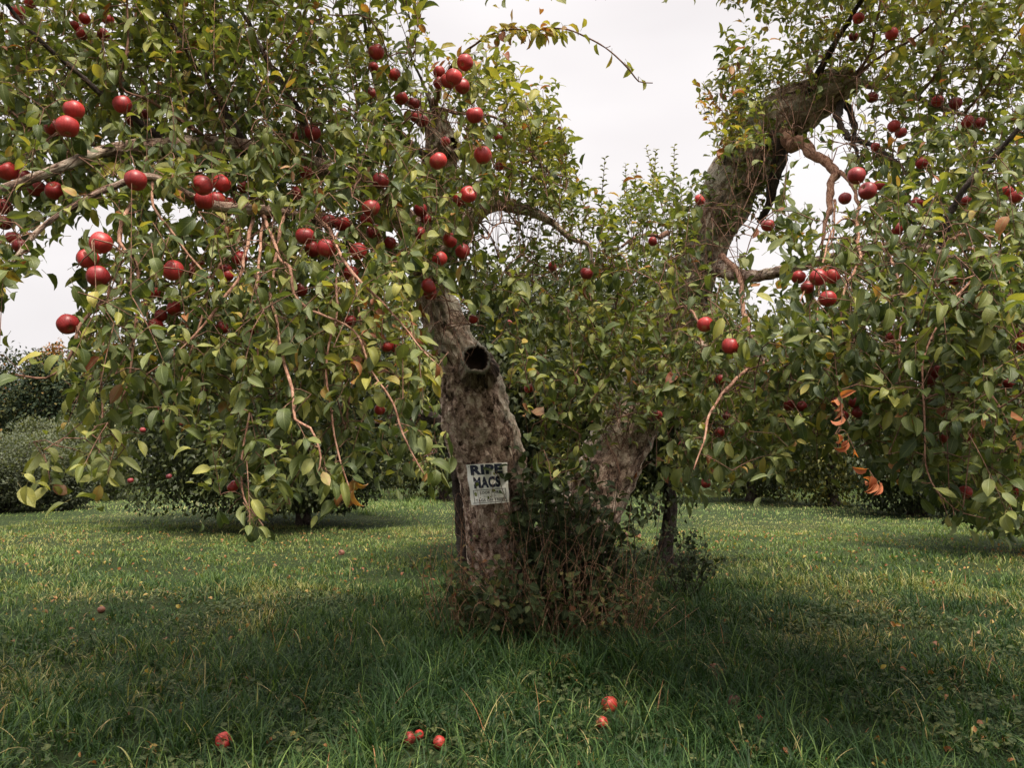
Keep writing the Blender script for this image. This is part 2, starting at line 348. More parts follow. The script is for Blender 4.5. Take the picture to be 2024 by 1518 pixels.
def tube(C, r, sides, mb, pale=0.0, cap=True):
    """plain tapered tube along centres C"""
    C = np.asarray(C, float); r = np.broadcast_to(np.asarray(r, float), (len(C),))
    T, u, v = frames(C)
    a = np.linspace(0, 2 * math.pi, sides, endpoint=False)
    ring = np.cos(a)[None, :, None] * u[:, None] + np.sin(a)[None, :, None] * v[:, None]
    V = C[:, None] + ring * r[:, None, None]
    n = len(C); i = np.arange(n - 1)[:, None] * sides; j = np.arange(sides)[None]
    j2 = (j + 1) % sides
    F = np.stack([i + j, i + j2, i + sides + j2, i + sides + j], -1).reshape(-1, 4)
    s = np.concatenate([[0], np.cumsum(np.linalg.norm(np.diff(C, axis=0), axis=1))])
    off = random.random() * 7
    bco = np.stack([np.broadcast_to(np.cos(a) * r.mean() , (n, sides)), np.broadcast_to(np.sin(a) * r.mean(), (n, sides)), np.broadcast_to(s[:, None] + off, (n, sides))], -1).reshape(-1, 3)
    V = V.reshape(-1, 3); F3 = None
    if cap:
        V = np.vstack([V, C[-1] + T[-1] * r[-1] * .5]); bco = np.vstack([bco, [[0, 0, s[-1] + off]]])
        k = (n - 1) * sides; F3 = np.stack([k + np.arange(sides), k + (np.arange(sides) + 1) % sides, np.full(sides, n * sides)], -1)
    mb.add(V, F, F3, bco=bco, pale=np.full(len(V), pale))
def gnarled(ctrl, step, sides, mb, amp=0.1, palef=None, tip_open=False, flare=0.0, seed=0.0):
    """old limb: rings pushed in and out by noise, so burls, ridges and flakes are real geometry"""
    S = catmull(ctrl, step); C = S[:, :3]; r = S[:, 3]
    T, u, v = frames(C); n = len(C)
    s = np.concatenate([[0], np.cumsum(np.linalg.norm(np.diff(C, axis=0), axis=1))])
    a = np.linspace(0, 2 * math.pi, sides, endpoint=False)
    V = np.zeros((n, sides, 3)); bco = np.zeros((n, sides, 3)); pale = np.zeros((n, sides))
    for i in range(n):
        for j in range(sides):
            d = math.cos(a[j]) * u[i] + math.sin(a[j]) * v[i]
            q = Vector(C[i] + d * r[i]) ; q += Vector((seed, seed * 2, 0))
            big = mnoise.noise(q * 3.2) * 0.9 + mnoise.noise(q * 7.5) * 0.5
            bq = Vector((math.cos(a[j]) * r[i], math.sin(a[j]) * r[i], s[i] * 0.35 + seed)) 
            rid = 1 - abs(mnoise.noise(bq * 17)) * 2
            fine = mnoise.turbulence(bq * 42, 3, False)
            rr = r[i] * (1 + amp * big) + 0.012 * (rid - 0.5) * min(1, r[i] / .1) + 0.014 * (fine - 0.5) * min(1, r[i] / .05)
            if flare and s[i] < flare:
                f = (1 - s[i] / flare) ** 2
                rr *= 1 + f * (0.35 + 0.35 * math.cos(a[j] * 4 + 1.3))
            V[i, j] = C[i] + d * rr
            bco[i, j] = (math.cos(a[j]) * r.mean(), math.sin(a[j]) * r.mean(), s[i] + seed)
            pale[i, j] = palef(C[i], d, s[i] / s[-1]) if palef else 0
    i = np.arange(n - 1)[:, None] * sides; j = np.arange(sides)[None]; j2 = (j + 1) % sides
    F = np.stack([i + j, i + j2, i + sides + j2, i + sides + j], -1).reshape(-1, 4)
    V = V.reshape(-1, 3); bco = bco.reshape(-1, 3); pale = pale.ravel()
    k = (n - 1) * sides
    depth = -r[-1] * 1.2 if tip_open else r[-1] * 0.3
    V = np.vstack([V, C[-1] + T[-1] * depth]); bco = np.vstack([bco, [[0, 0, s[-1] + 1]]]); pale = np.append(pale, 0)
    F3 = np.stack([k + np.arange(sides), k + (np.arange(sides) + 1) % sides, np.full(sides, n * sides)], -1)
    mb.add(V, F, F3, bco=bco, pale=pale)
    return C, r
def PX(rows):
    """rows of (px,py,distance,radius in px) -> control points with world radius"""
    out = []
    for px, py, d, rp_ in rows:
        p = P(px, py, d); out.append([*p, rp_ * d / FPX])
    return np.array(out)

# ---- leaves: every leaf is a small folded, curved blade with a stalk
def leaves_mesh(mb, base, axis, nrm, Ln, Wd, curl, fold, tint, rows=6, cols=5, stalk=0.3, twist=None):
    m = len(base)
    if m == 0: return
    axis = norm(axis); side = norm(np.cross(axis, nrm)); nrm = np.cross(side, axis)
    s = np.linspace(0, 1, rows); w = np.linspace(-1, 1, cols)
    prof = np.sin(np.pi * np.clip(s, 0, 1) ** 0.80) ** 0.72
    prof[0] = 0.03; prof[-1] = 0.015
    if rows >= 6: prof[-2] *= 0.86
    Ln = Ln[:, None, None]; Wd = Wd[:, None, None]; curl = curl[:, None, None]; fold = fold[:, None, None]
    S = s[None, :, None]; Wc = w[None, None, :]; Pr = prof[None, :, None]
    ang = curl * S
    # arc along the blade (bends towards the underside)
    xx = Ln * np.where(np.abs(curl) > 1e-3, np.sin(ang) / np.where(np.abs(curl) > 1e-3, curl, 1), S)
    zz = -Ln * np.where(np.abs(curl) > 1e-3, (1 - np.cos(ang)) / np.where(np.abs(curl) > 1e-3, curl, 1), 0)
    ph = rng.random((m, 1, 1)) * 6.28
    wave = 0.10 * Wd * np.sin(S * 9 + ph + Wc * 1.5) * np.abs(Wc)
    yy = Wd * Pr * Wc * np.cos(fold)
    up = Wd * Pr * np.abs(Wc) ** 1.15 * np.sin(fold) + wave * Pr
    tw = (rng.random((m, 1, 1)) - .5) * 0.9 * S
    yy2 = yy * np.cos(tw) - up * np.sin(tw); up2 = yy * np.sin(tw) + up * np.cos(tw)
    b2 = base + axis * (stalk * Ln[:, 0]) 
    V = (b2[:, None, None] + axis[:, None, None] * (xx - up2 * np.sin(ang) * -1)[..., None]
         + side[:, None, None] * yy2[..., None] + nrm[:, None, None] * (zz + up2 * np.cos(ang))[..., None])
    i = np.arange(rows - 1)[:, None] * cols; j = np.arange(cols - 1)[None]
    f = np.stack([i + j, i + j + 1, i + cols + j + 1, i + cols + j], -1).reshape(-1, 4)
    nv = rows * cols
    F = (f[None] + (np.arange(m) * nv)[:, None, None]).reshape(-1, 4)
    lu = np.broadcast_to(Wc, (m, rows, cols)).ravel(); lv = np.broadcast_to(S, (m, rows, cols)).ravel()
    mb.add(V.reshape(-1, 3), F, None, lu=lu, lv=lv, tint=np.repeat(tint, nv))
    if stalk > 0:
        hw = 0.0011
        sv = np.stack([base - side * hw, base + side * hw, b2 + side * hw * .8, b2 - side * hw * .8], 1)
        f = np.arange(4)[None] + (np.arange(m) * 4)[:, None]
        mb.add(sv.reshape(-1, 3), f, None, lu=np.zeros(m * 4), lv=np.full(m * 4, -0.05), tint=np.repeat(np.full(m, .5), 4))
        sv = np.stack([base - nrm * hw, base + nrm * hw, b2 + nrm * hw * .8, b2 - nrm * hw * .8], 1)
        mb.add(sv.reshape(-1, 3), f, None, lu=np.zeros(m * 4), lv=np.full(m * 4, -0.05), tint=np.repeat(np.full(m, .5), 4))

# ================================================================== SETTING: ground
def ground_height(x, y):
    x = np.asarray(x, float); y = np.asarray(y, float)
    h = (vnoise(x, y, 0.9) - .5) * 0.07 + (vnoise(x, y, 2.7, 1) - .5) * 0.03
    far = np.clip((np.hypot(x, y) - 40) / 60, 0, 1)
    return h * (1 - far)
def make_ground():
    xs = np.concatenate([-np.geomspace(600, 14, 24), np.arange(-13.5, 13.6, 0.25), np.geomspace(14, 600, 24)])
    ys = np.concatenate([np.array([-300, -100, -40, -15, -6, -3]), np.arange(-2, 26, 0.25), np.geomspace(27, 900, 30)])
    X, Y = np.meshgrid(xs, ys, indexing='ij'); Z = ground_height(X, Y)
    V = np.stack([X, Y, Z], -1).reshape(-1, 3); nx, ny = X.shape
    i = np.arange(nx - 1)[:, None] * ny; j = np.arange(ny - 1)[None]
    F = np.stack([i + j, i + ny + j, i + ny + j + 1, i + j + 1], -1).reshape(-1, 4)
    tag(mesh_obj("ground", V, F, M_GROUND), kind='structure')
make_ground()
def gz(x, y): return float(ground_height(x, y))

# ================================================================== the front apple tree
TREE_BASE = P(1030, 1225, 5.6); TREE_BASE[2] = 0.0
tree = empty("apple_tree", TREE_BASE, "old apple tree with forked leaning trunk, paper sign and many red apples", "apple tree")

LT = PX([(1004, 1290, 5.62, 78), (1000, 1210, 5.62, 72), (996, 1120, 5.62, 68), (982, 1010, 5.58, 66), (966, 905, 5.55, 70), (941, 810, 5.5, 70),
         (924, 750, 5.46, 63), (900, 695, 5.4, 50), (874, 630, 5.35, 42), (852, 565, 5.3, 38), (845, 490, 5.2, 36),
         (855, 410, 5.1, 35), (868, 340, 5.0, 36), (872, 285, 4.95, 35), (862, 240, 4.9, 26), (858, 216, 4.88, 15)])
RT = PX([(1050, 1300, 5.7, 80), (1075, 1200, 5.7, 74), (1112, 1100, 5.72, 70), (1160, 1000, 5.75, 66), (1214, 900, 5.8, 62), (1262, 800, 5.85, 58),
         (1308, 700, 5.85, 54), (1344, 610, 5.8, 50), (1374, 530, 5.75, 49), (1404, 455, 5.7, 50), (1446, 370, 5.65, 54), (1488, 298, 5.6, 57),
         (1532, 242, 5.5, 54), (1590, 203, 5.4, 48), (1645, 172, 5.3, 40), (1688, 150, 5.25, 30)])
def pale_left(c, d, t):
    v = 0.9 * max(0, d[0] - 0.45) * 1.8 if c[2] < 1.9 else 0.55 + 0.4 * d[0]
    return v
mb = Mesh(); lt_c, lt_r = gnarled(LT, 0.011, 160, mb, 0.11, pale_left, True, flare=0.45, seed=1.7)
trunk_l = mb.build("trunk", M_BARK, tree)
tag(trunk_l, label="left stem of the fork, with the knothole")
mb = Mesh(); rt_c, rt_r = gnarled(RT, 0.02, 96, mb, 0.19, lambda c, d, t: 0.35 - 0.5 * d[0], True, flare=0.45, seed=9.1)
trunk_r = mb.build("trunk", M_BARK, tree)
tag(trunk_r, label="right stem of the fork, broken off at its top")

# knothole: the collar of a lost limb, a real hollow stub
def knothole(center, direction, r_out, r_in, length, depth, parent, name, seed):
    dirv = np.array(Vector(direction).normalized()); ref = np.array([0, 0, 1.0]); u = norm(np.cross(dirv, ref)); v = np.cross(dirv, u)
    prof = [(-0.10, r_out * 1.55), (0.0, r_out * 1.30), (length * .45, r_out * 1.05), (length * .8, r_out * 1.03), (length, r_out * 1.02), (length * 1.10, r_out * .90),
            (length * 1.02, r_in * 1.05), (length * .8, r_in), (length - depth * .6, r_in * .9), (length - depth, r_in * .6)]
    S = 72; V = []; bco = []; ll = 0
    for k, (h, r) in enumerate(prof):
        ll += 0.02
        for j in range(S):
            a = j / S * 2 * math.pi; q = Vector((math.cos(a) * 2 + seed, math.sin(a) * 2, h * 9))
            rr = r * (1 + 0.16 * mnoise.noise(q * 0.9) + 0.12 * mnoise.noise(q * 4)) + .006 * mnoise.noise(q * 9)
            V.append(center + dirv * (h + 0.008 * mnoise.noise(q * 3)) + (u * math.cos(a) + v * math.sin(a) * 1.08) * rr); bco.append((math.cos(a) * .1, math.sin(a) * .1, ll + seed))
    n = len(prof); V.append(center + dirv * (length - depth)); bco.append((0, 0, 9))
    V = np.array(V); bco = np.array(bco)
    i = np.arange(6)[:, None] * S; j = np.arange(S)[None]; j2 = (j + 1) % S
    F = np.stack([i + j, i + j2, i + S + j2, i + S + j], -1).reshape(-1, 4)
    o = mesh_obj(name, V[:S * 7], F, M_BARK_DK, parent, dict(bco=bco[:S * 7], pale=np.repeat([0, 0, 0, .5, 1.3, 1.3, 0], S)))
    i = np.arange(n - 7)[:, None] * S; F = np.stack([i + j, i + j2, i + S + j2, i + S + j], -1).reshape(-1, 4)
    k = (n - 7) * S
    F3 = np.stack([k + np.arange(S), k + (np.arange(S) + 1) % S, np.full(S, k + S)], -1)
    o2 = mesh_obj("hollow", V[S * 6:], [F, F3], M_HOLE, parent)
    return o
for o_ in (trunk_l, trunk_r): o_['_w'] = tuple(TREE_BASE)
M_BARK_DK = bark_material("scarred_bark", [(0.020, 0.013, 0.011), (0.09, 0.058, 0.045), (0.22, 0.15, 0.115), (0.45, 0.35, 0.27)], 1.4, 1.0, 0.6)
knothole(P(942, 722, 5.25), (0.03, -0.90, 0.36), 0.102, 0.078, 0.095, 0.088, trunk_l, "knothole", 3.1)
knothole(P(1458, 305, 5.45), (-0.25, -0.9, 0.2), 0.085, 0.06, 0.05, 0.12, trunk_r, "knothole", 5.2)
knothole(P(891, 288, 4.86), (0.35, -0.9, 0.1), 0.055, 0.036, 0.04, 0.08, trunk_l, "knothole", 8.2)
knothole(P(1165, 648, 5.0), (0.1, -0.9, 0.3), 0.05, 0.035, 0.05, 0.1, trunk_r, "knothole", 6.2)

# ------------------------------------------------------------------ branches one can follow in the photo (px, py, distance, radius px)
BR = [
 ("old", [(850, 478, 5.2, 28), (760, 405, 4.6, 25), (640, 335, 4.0, 23), (480, 290, 3.5, 21), (330, 287, 3.1, 18), (200, 302, 2.9, 14), (110, 335, 2.75, 11), (0, 372, 2.6, 8), (-130, 400, 2.5, 6)]),
 ("old", [(846, 548, 5.25, 24), (780, 500, 4.5, 20), (680, 440, 3.7, 15), (560, 420, 3.1, 12), (420, 400, 2.85, 10), (300, 345, 2.6, 8), (225, 365, 2.55, 8), (150, 405, 2.5, 7), (80, 460, 2.45, 6), (20, 530, 2.4, 5), (-40, 600, 2.4, 4)]),
 ("old", [(850, 520, 5.2, 24), (905, 478, 4.9, 23), (935, 430, 4.8, 21), (980, 402, 4.75, 17), (1040, 412, 4.7, 13), (1090, 440, 4.7, 8), (1130, 470, 4.7, 6), (1162, 482, 4.7, 5), (1168, 525, 4.7, 4)]),
 ("dark", [(922, 1190, 5.95, 16), (915, 1020, 5.95, 15), (900, 900, 5.95, 14), (874, 838, 5.9, 13), (825, 820, 5.85, 13), (770, 830, 5.8, 10), (700, 850, 5.8, 6)]),
 ("pink", [(1548, 262, 5.3, 22), (1590, 290, 5.0, 19), (1620, 318, 4.85, 17), (1646, 338, 4.75, 14), (1641, 390, 4.6, 11), (1636, 445, 4.5, 6), (1628, 500, 4.4, 4)]),
 ("pink", [(1646, 338, 4.75, 8), (1676, 352, 4.6, 7), (1692, 392, 4.4, 6), (1694, 440, 4.1, 6), (1700, 482, 3.8, 5), (1688, 525, 3.6, 4.5), (1664, 575, 3.4, 4), (1662, 640, 3.3, 3)]),
 ("pink", [(1650, 395, 4.5, 5), (1648, 440, 4.4, 3), (1643, 480, 4.3, 2.5), (1600, 560, 3.9, 2.5), (1575, 610, 3.7, 2)]),
 ("pink", [(1694, 440, 4.1, 4), (1665, 430, 4.0, 3), (1640, 470, 3.9, 3), (1622, 560, 3.6, 2.5), (1618, 640, 3.4, 2)]),
 ("dark", [(1520, 275, 5.4, 20), (1540, 300, 5.35, 17), (1530, 350, 5.35, 13), (1520, 400, 5.4, 9), (1500, 440, 5.5, 6)]),
 ("old", [(1680, 158, 5.25, 12), (1740, 172, 5.0, 8), (1800, 186, 4.8, 6.5), (1860, 214, 4.6, 5), (1950, 232, 4.4, 3.5), (2080, 232, 4.2, 2.5)]),
 ("dark", [(1660, 200, 5.3, 8), (1652, 235, 5.1, 7), (1675, 268, 4.9, 6), (1720, 288, 4.6, 5), (1762, 312, 4.3, 3.5), (1800, 350, 4.1, 3)]),
 ("dark", [(1672, 205, 5.3, 7), (1692, 240, 5.2, 6), (1690, 275, 5.1, 4), (1700, 330, 4.8, 3)]),
 ("twig", [(1690, 150, 5.2, 5), (1712, 110, 5.1, 3), (1732, 55, 5.0, 2.5), (1742, -10, 4.9, 2)]),
 ("twig", [(1690, 155, 5.2, 5), (1740, 110, 5.0, 3), (1800, 78, 4.8, 2.5), (1860, 35, 4.6, 2), (1890, -20, 4.5, 2)]),
 ("twig", [(1812, 190, 4.8, 4), (1845, 150, 4.6, 3), (1865, 90, 4.5, 2.5), (1890, 20, 4.4, 2)]),
 ("twig", [(1905, 225, 4.5, 3), (1945, 170, 4.3, 2.5), (1985, 110, 4.2, 2), (2030, 40, 4.1, 1.6)]),
 ("old", [(1400, 520, 5.7, 20), (1480, 545, 5.1, 14), (1600, 520, 4.4, 12), (1740, 490, 3.9, 11), (1860, 500, 3.4, 11), (1965, 555, 3.1, 8), (2005, 605, 3.0, 7), (2050, 680, 2.9, 5)]),
 ("pink", [(1425, 505, 5.5, 9), (1447, 530, 5.2, 9), (1466, 565, 5.0, 8), (1476, 615, 4.9, 7), (1490, 680, 4.6, 5)]),
 ("old", [(1290, 740, 5.8, 24), (1360, 690, 5.2, 16), (1450, 690, 4.3, 9), (1520, 715, 3.7, 6)]),
 ("pink", [(1520, 715, 3.7, 5), (1470, 735, 3.4, 5), (1430, 775, 3.2, 5), (1408, 820, 3.1, 4), (1393, 870, 3.05, 3), (1370, 930, 3.0, 2)]),
 ("pink", [(1860, 490, 3.4, 6), (1900, 466, 3.3, 6), (1938, 458, 3.25, 5), (1985, 470, 3.2, 4)]),
 ("pink", [(1885, 470, 3.3, 6), (1915, 490, 3.2, 6), (1938, 506, 3.15, 4.5), (1905, 515, 3.1, 3)]),
 ("pink", [(1930, 545, 3.1, 4), (1880, 600, 2.9, 3), (1830, 700, 2.8, 3), (1832, 800, 2.75, 3), (1836, 930, 2.7, 2.5), (1880, 1000, 2.7, 2), (1945, 1025, 2.7, 1.5)]),
 ("pink", [(1740, 480, 3.9, 5), (1770, 560, 3.2, 4), (1775, 660, 3.0, 3), (1780, 775, 2.9, 3), (1830, 800, 2.85, 2.5), (1885, 812, 2.8, 2)]),
 ("twig", [(1320, 460, 5.4, 6), (1300, 462, 5.2, 4), (1262, 468, 5.0, 3.5), (1228, 490, 4.9, 3)]),
 ("pink", [(1300, 640, 5.4, 6), (1345, 605, 4.9, 4), (1365, 612, 4.7, 4), (1378, 650, 4.5, 3), (1385, 700, 4.3, 2)]),
 # hanging wands on the left
 ("pink", [(262, 395, 2.62, 6), (242, 425, 2.55, 6), (238, 478, 2.52, 5.5), (262, 520, 2.5, 5), (274, 570, 2.5, 4.5), (276, 625, 2.5, 4), (262, 700, 2.48, 3.5), (250, 760, 2.48, 3), (236, 800, 2.48, 2)]),
 ("pink", [(239, 450, 2.53, 5), (236, 520, 2.56, 4), (214, 580, 2.6, 3), (200, 700, 2.6, 3), (192, 790, 2.6, 3), (200, 900, 2.55, 2.5), (205, 960, 2.5, 2)]),
 ("pink", [(300, 348, 2.62, 5), (302, 410, 2.6, 4), (335, 450, 2.6, 4), (352, 478, 2.6, 4), (385, 522, 2.6, 3.5), (420, 560, 2.6, 3)]),
 ("pink", [(620, 425, 3.3, 7), (650, 455, 2.9, 6), (680, 505, 2.65, 5), (705, 560, 2.6, 5), (745, 590, 2.6, 3.5), (790, 640, 2.6, 3), (835, 690, 2.6, 3), (868, 722, 2.6, 2)]),
 ("pink", [(520, 425, 3.0, 6), (545, 500, 2.7, 5), (575, 525, 2.6, 5), (580, 580, 2.6, 4.5), (625, 617, 2.6, 4), (700, 660, 2.6, 3.5), (740, 730, 2.6, 3.5), (775, 800, 2.6, 3.5), (800, 860, 2.6, 3), (838, 935, 2.6, 2.5)]),
 ("pink", [(500, 430, 3.0, 6), (475, 540, 2.7, 5), (440, 590, 2.65, 5), (404, 640, 2.6, 4), (340, 700, 2.6, 3), (285, 745, 2.6, 3)]),
 ("pink", [(560, 424, 3.1, 6), (535, 560, 2.8, 5), (545, 640, 2.6, 5), (565, 700, 2.5, 5), (583, 770, 2.45, 5), (588, 830, 2.42, 4.5), (615, 852, 2.4, 4), (632, 905, 2.4, 3), (625, 940, 2.4, 2)]),
 ("pink", [(655, 470, 2.9, 4), (665, 600, 2.7, 3.5), (652, 700, 2.65, 3.5), (650, 800, 2.6, 3.5), (668, 890, 2.6, 3), (700, 985, 2.6, 2)]),
 ("pink", [(700, 560, 2.65, 4), (716, 680, 2.75, 3), (692, 770, 2.75, 3), (680, 850, 2.75, 3)]),
 ("pink", [(520, 430, 3.0, 5), (512, 560, 2.75, 4), (508, 680, 2.7, 3.5), (495, 800, 2.65, 3.5), (480, 900, 2.6, 3), (478, 990, 2.5, 3), (520, 1040, 2.45, 2)]),
 ("twig", [(205, 590, 2.5, 4), (165, 640, 2.45, 3), (150, 665, 2.42, 3.5), (128, 712, 2.4, 3), (90, 745, 2.4, 2.5), (30, 740, 2.4, 2)]),
 ("pink", [(560, 424, 3.1, 4), (430, 520, 2.9, 4), (375, 700, 2.75, 3), (330, 830, 2.7, 2)]),
 # the snag and the arching whip against the sky
 ("twig", [(858, 225, 4.85, 9), (866, 195, 4.7, 7), (880, 160, 4.4, 5), (905, 112, 4.1, 3), (945, 78, 3.95, 2.2), (1000, 60, 3.85, 1.9), (1055, 57, 3.8, 1.8), (1110, 60, 3.8, 1.7), (1160, 75, 3.8, 1.6), (1205, 102, 3.8, 1.5), (1238, 138, 3.8, 1.6), (1262, 158, 3.8, 1.3), (1290, 162, 3.8, 1)]),
 ("dark", [(856, 222, 4.85, 7), (848, 190, 4.8, 4), (838, 160, 4.8, 3), (810, 110, 4.7, 2)]),
 ("twig", [(870, 215, 4.7, 4), (930, 225, 4.5, 3), (990, 240, 4.4, 2.5), (1040, 290, 4.4, 2.3), (1085, 340, 4.4, 2), (1130, 350, 4.4, 1.6)]),
 ("twig", [(420, 285, 3.3, 6), (300, 200, 3.0, 3), (235, 160, 2.9, 3), (248, 80, 2.9, 2.5), (252, -20, 2.9, 2)]),
 ("dark", [(640, 335, 4.0, 12), (600, 240, 4.0, 8), (540, 130, 4.0, 6), (480, 20, 4.0, 4), (420, -120, 3.9, 3)]),
 ("dark", [(480, 290, 3.5, 10), (440, 200, 3.5, 7), (370, 90, 3.4, 5), (300, -20, 3.3, 4), (200, -160, 3.2, 3)]),
 ("dark", [(865, 330, 5.0, 12), (790, 260, 4.7, 9), (740, 160, 4.4, 6), (720, 40, 4.2, 4), (690, -120, 4.1, 3)]),
 ("dark", [(330, 287, 3.1, 8), (220, 200, 3.0, 6), (120, 120, 2.9, 5), (20, 20, 2.8, 4), (-80, -100, 2.7, 3)]),
 ("dark", [(1590, 200, 5.3, 10), (1640, 100, 5.0, 7), (1700, 0, 4.6, 5), (1800, -160, 4.2, 4)]),
 ("dark", [(1860, 500, 3.4, 8), (1900, 380, 3.3, 6), (1980, 300, 3.2, 5), (2060, 200, 3.1, 4)]),
]
matof = dict(old=M_BARK, dark=M_DARKBARK, pink=M_BARK_YOUNG, twig=M_TWIG)
skel = []       # skeleton points for attaching shoots
branch_lines = []
for kind, rows in BR:
    ctrl = PX(rows)
    if kind == 'pink': ctrl[:, 3] *= .64
    sg = ctrl.copy(); sg[1:-1, :3] += rng.normal(0, 0.006, (len(ctrl) - 2, 3))
    big = ctrl[:, 3].max() > 0.035 and kind != 'pink'
    mb = Mesh()
    if big:
        C, r = gnarled(sg, 0.03, 28, mb, 0.13, lambda c, d, t: 0.25, seed=random.random() * 9)
    else:
        S = catmull(sg, 0.03); C, r = S[:, :3].copy(), S[:, 3]
        k = np.arange(len(C)); C += 0.28 * r[:, None] * np.stack([np.sin(k * 1.1), np.cos(k * .9), np.sin(k * .7)], -1) 
        kk = np.arange(0, len(C) + 6, 5); off = rng.normal(0, 1, (len(kk), 3)); off[0] = 0
        C += np.stack([np.interp(k, kk, off[:, q_]) for q_ in range(3)], -1) * (0.5 * r[:, None] + .002) * np.minimum(k / 3., 1)[:, None]
        for q_ in range(3, len(C) - 2):
            if random.random() < .32:
                dsp = norm(rng.normal(0, 1, 3)); lsp = random.uniform(.008, .03) + r[q_]
                tube(np.array([C[q_], C[q_] + dsp * lsp * .6, C[q_] + dsp * lsp + np.array([0, 0, .004])]), [max(.0018, r[q_] * .5), .0018, .0022], 5, mb)
        r = np.maximum(r * (1 + 0.20 * np.sin(k * 2.3) * (rng.random(len(k)) > .5)), .0014)
        tube(C, r, 10, mb)
    mb.build("branch", matof[kind], tree)
    skel.append(C[::2]); branch_lines.append((kind, C, r))
skel.append(lt_c[20::8]); skel.append(rt_c[20::8])
skel = np.vstack(skel)

# ================================================================== apples: (px, py, diameter px) with words for each
AP = []   # px,py,dia,label
def cluster(desc, pts, noun="apple"):
    names = {1: [""], 2: ["left", "right"], 3: ["leftmost", "middle", "rightmost"],
             4: ["leftmost", "second from left", "third from left", "rightmost"],
             5: ["leftmost", "second from left", "middle", "fourth from left", "rightmost"],
             6: ["leftmost", "second from left", "third from left", "third from right", "second from right", "rightmost"]}
    pts = sorted(pts)
    for nm, p in zip(names[len(pts)], pts):
        AP.append((*p, (nm + " " + noun + " of " + desc) if nm else desc))
cluster("the pair in the top left corner", [(35, 24, 30), (60, 3, 26)])
cluster("the five small dark apples against sky at top left", [(147, 50, 20), (167, 36, 23), (214, 38, 24), (164, 65, 27), (205, 68, 27)])
cluster("the big cluster of three in upper left leaves", [(146, 217, 42), (133, 250, 50), (106, 252, 36)])
cluster("the trio half hidden right of the big upper left cluster", [(242, 206, 38), (262, 238, 28), (286, 225, 22)])
cluster("the row of four along the left frame edge", [(15, 338, 40), (46, 352, 38), (73, 372, 36), (108, 377, 38)])
cluster("round apple showing its eye below the left bough, dark leaves beneath", [(268, 356, 45)])
cluster("the packed cluster of six in the left crown middle", [(400, 366, 42), (438, 362, 38), (403, 396, 40), (428, 396, 38), (452, 406, 34), (481, 369, 26)])
cluster("apple with a scab mark in leaves above the crown centre", [(605, 340, 28)])
cluster("apple half behind a leaf under the scabbed apple", [(588, 381, 30)])
cluster("the faint pair high in the left crown", [(618, 262, 34), (582, 270, 24)])
cluster("small apple low behind leaves beside the packed cluster of six", [(524, 422, 24)])
cluster("the five near the bare reddish twig left of trunk", [(603, 466, 40), (648, 438, 34), (675, 442, 34), (618, 492, 34), (645, 490, 40)])
cluster("apple under broad leaves below the packed cluster of six", [(474, 511, 32)])
cluster("the three stacked apples hanging against left sky gap", [(199, 480, 46), (174, 511, 44), (194, 546, 46)])
cluster("lone dark apple against the left sky above the distant woods", [(134, 641, 44)])
cluster("apple with a leaf across it, right of stacked three", [(342, 534, 44)])
cluster("the two pale apples beside the apple crossed by a leaf", [(392, 522, 28), (376, 534, 24)])
cluster("the tiny pink pair in the left crown gap", [(450, 545, 20), (446, 532, 17)])
cluster("the five dim apples in lower left curtain of leaves", [(305, 578, 26), (318, 624, 26), (345, 610, 32), (308, 644, 32), (438, 648, 28)])
cluster("bright apple tucked in leaves beside a reddish bent twig", [(594, 573, 30)])
cluster("dim apple deep in lower left leaves near the hanging wand", [(495, 652, 24)])
cluster("the four along the left edge under the row", [(8, 408, 34), (9, 440, 30), (41, 486, 34), (26, 470, 30)])
cluster("bright apple alone at the crown top near withered leaves", [(744, 102, 34)])
cluster("the three small apples under the bright crown top apple", [(738, 132, 22), (731, 183, 26), (780, 147, 26)])
cluster("round apple topping the cluster over the broken snag", [(919, 123, 35)])
cluster("the five packed together above the broken snag", [(868, 142, 26), (868, 163, 26), (886, 160, 34), (897, 152, 36), (914, 170, 32)])
cluster("the four diagonal ones left of the snag", [(792, 193, 30), (818, 204, 28), (822, 230, 26), (834, 239, 28)])
cluster("apple right of the snag with a leaf over it", [(938, 227, 37)])
cluster("small apple on the face of the snag", [(880, 279, 20)])
cluster("the two small pink apples at the crown's right rim", [(985, 272, 19), (986, 329, 20)])
cluster("shiny striped apple hanging alone right of the snag", [(954, 306, 38)])
cluster("apple with a pale leaf below, under the snag", [(866, 318, 38)])
cluster("apple showing its eye in leaves left of the trunk top", [(752, 357, 36)])
cluster("the pair at the right rim of the crown centre", [(926, 384, 36), (908, 394, 30)])
cluster("the five scattered down leaves left of the hidden trunk", [(733, 411, 38), (726, 434, 30), (740, 459, 34), (708, 496, 36), (771, 480, 26)])
cluster("the three partly hidden in front of the hidden trunk", [(831, 415, 30), (842, 432, 24), (831, 461, 26)])
cluster("the three round apples beneath the grey curved limb", [(889, 474, 32), (869, 512, 34), (914, 496, 32)])
cluster("the touching pair hanging before the pale trunk", [(847, 566, 34), (850, 580, 30)])
cluster("small bright apple behind yellow leaves right of the pale trunk", [(935, 631, 20)])
cluster("the pair in shade left of the pale trunk", [(694, 541, 34), (692, 634, 26)])
cluster("the pair in shade beneath the twig crossing the trunk", [(782, 687, 26), (765, 686, 20)])
cluster("lone apple in the dark gap left of the knothole", [(750, 810, 22)])
cluster("dark apple in shadow right of the knothole", [(1045, 768, 20)])
cluster("the two round apples in open centre between the stems", [(1092, 527, 21), (1160, 540, 28)])
cluster("small apple beside a thin twig against the right stem", [(1290, 477, 20)])
cluster("apple with an orange leaf left of the right stem", [(1383, 395, 24)])
cluster("apple before the middle of the right stem", [(1394, 641, 34)])
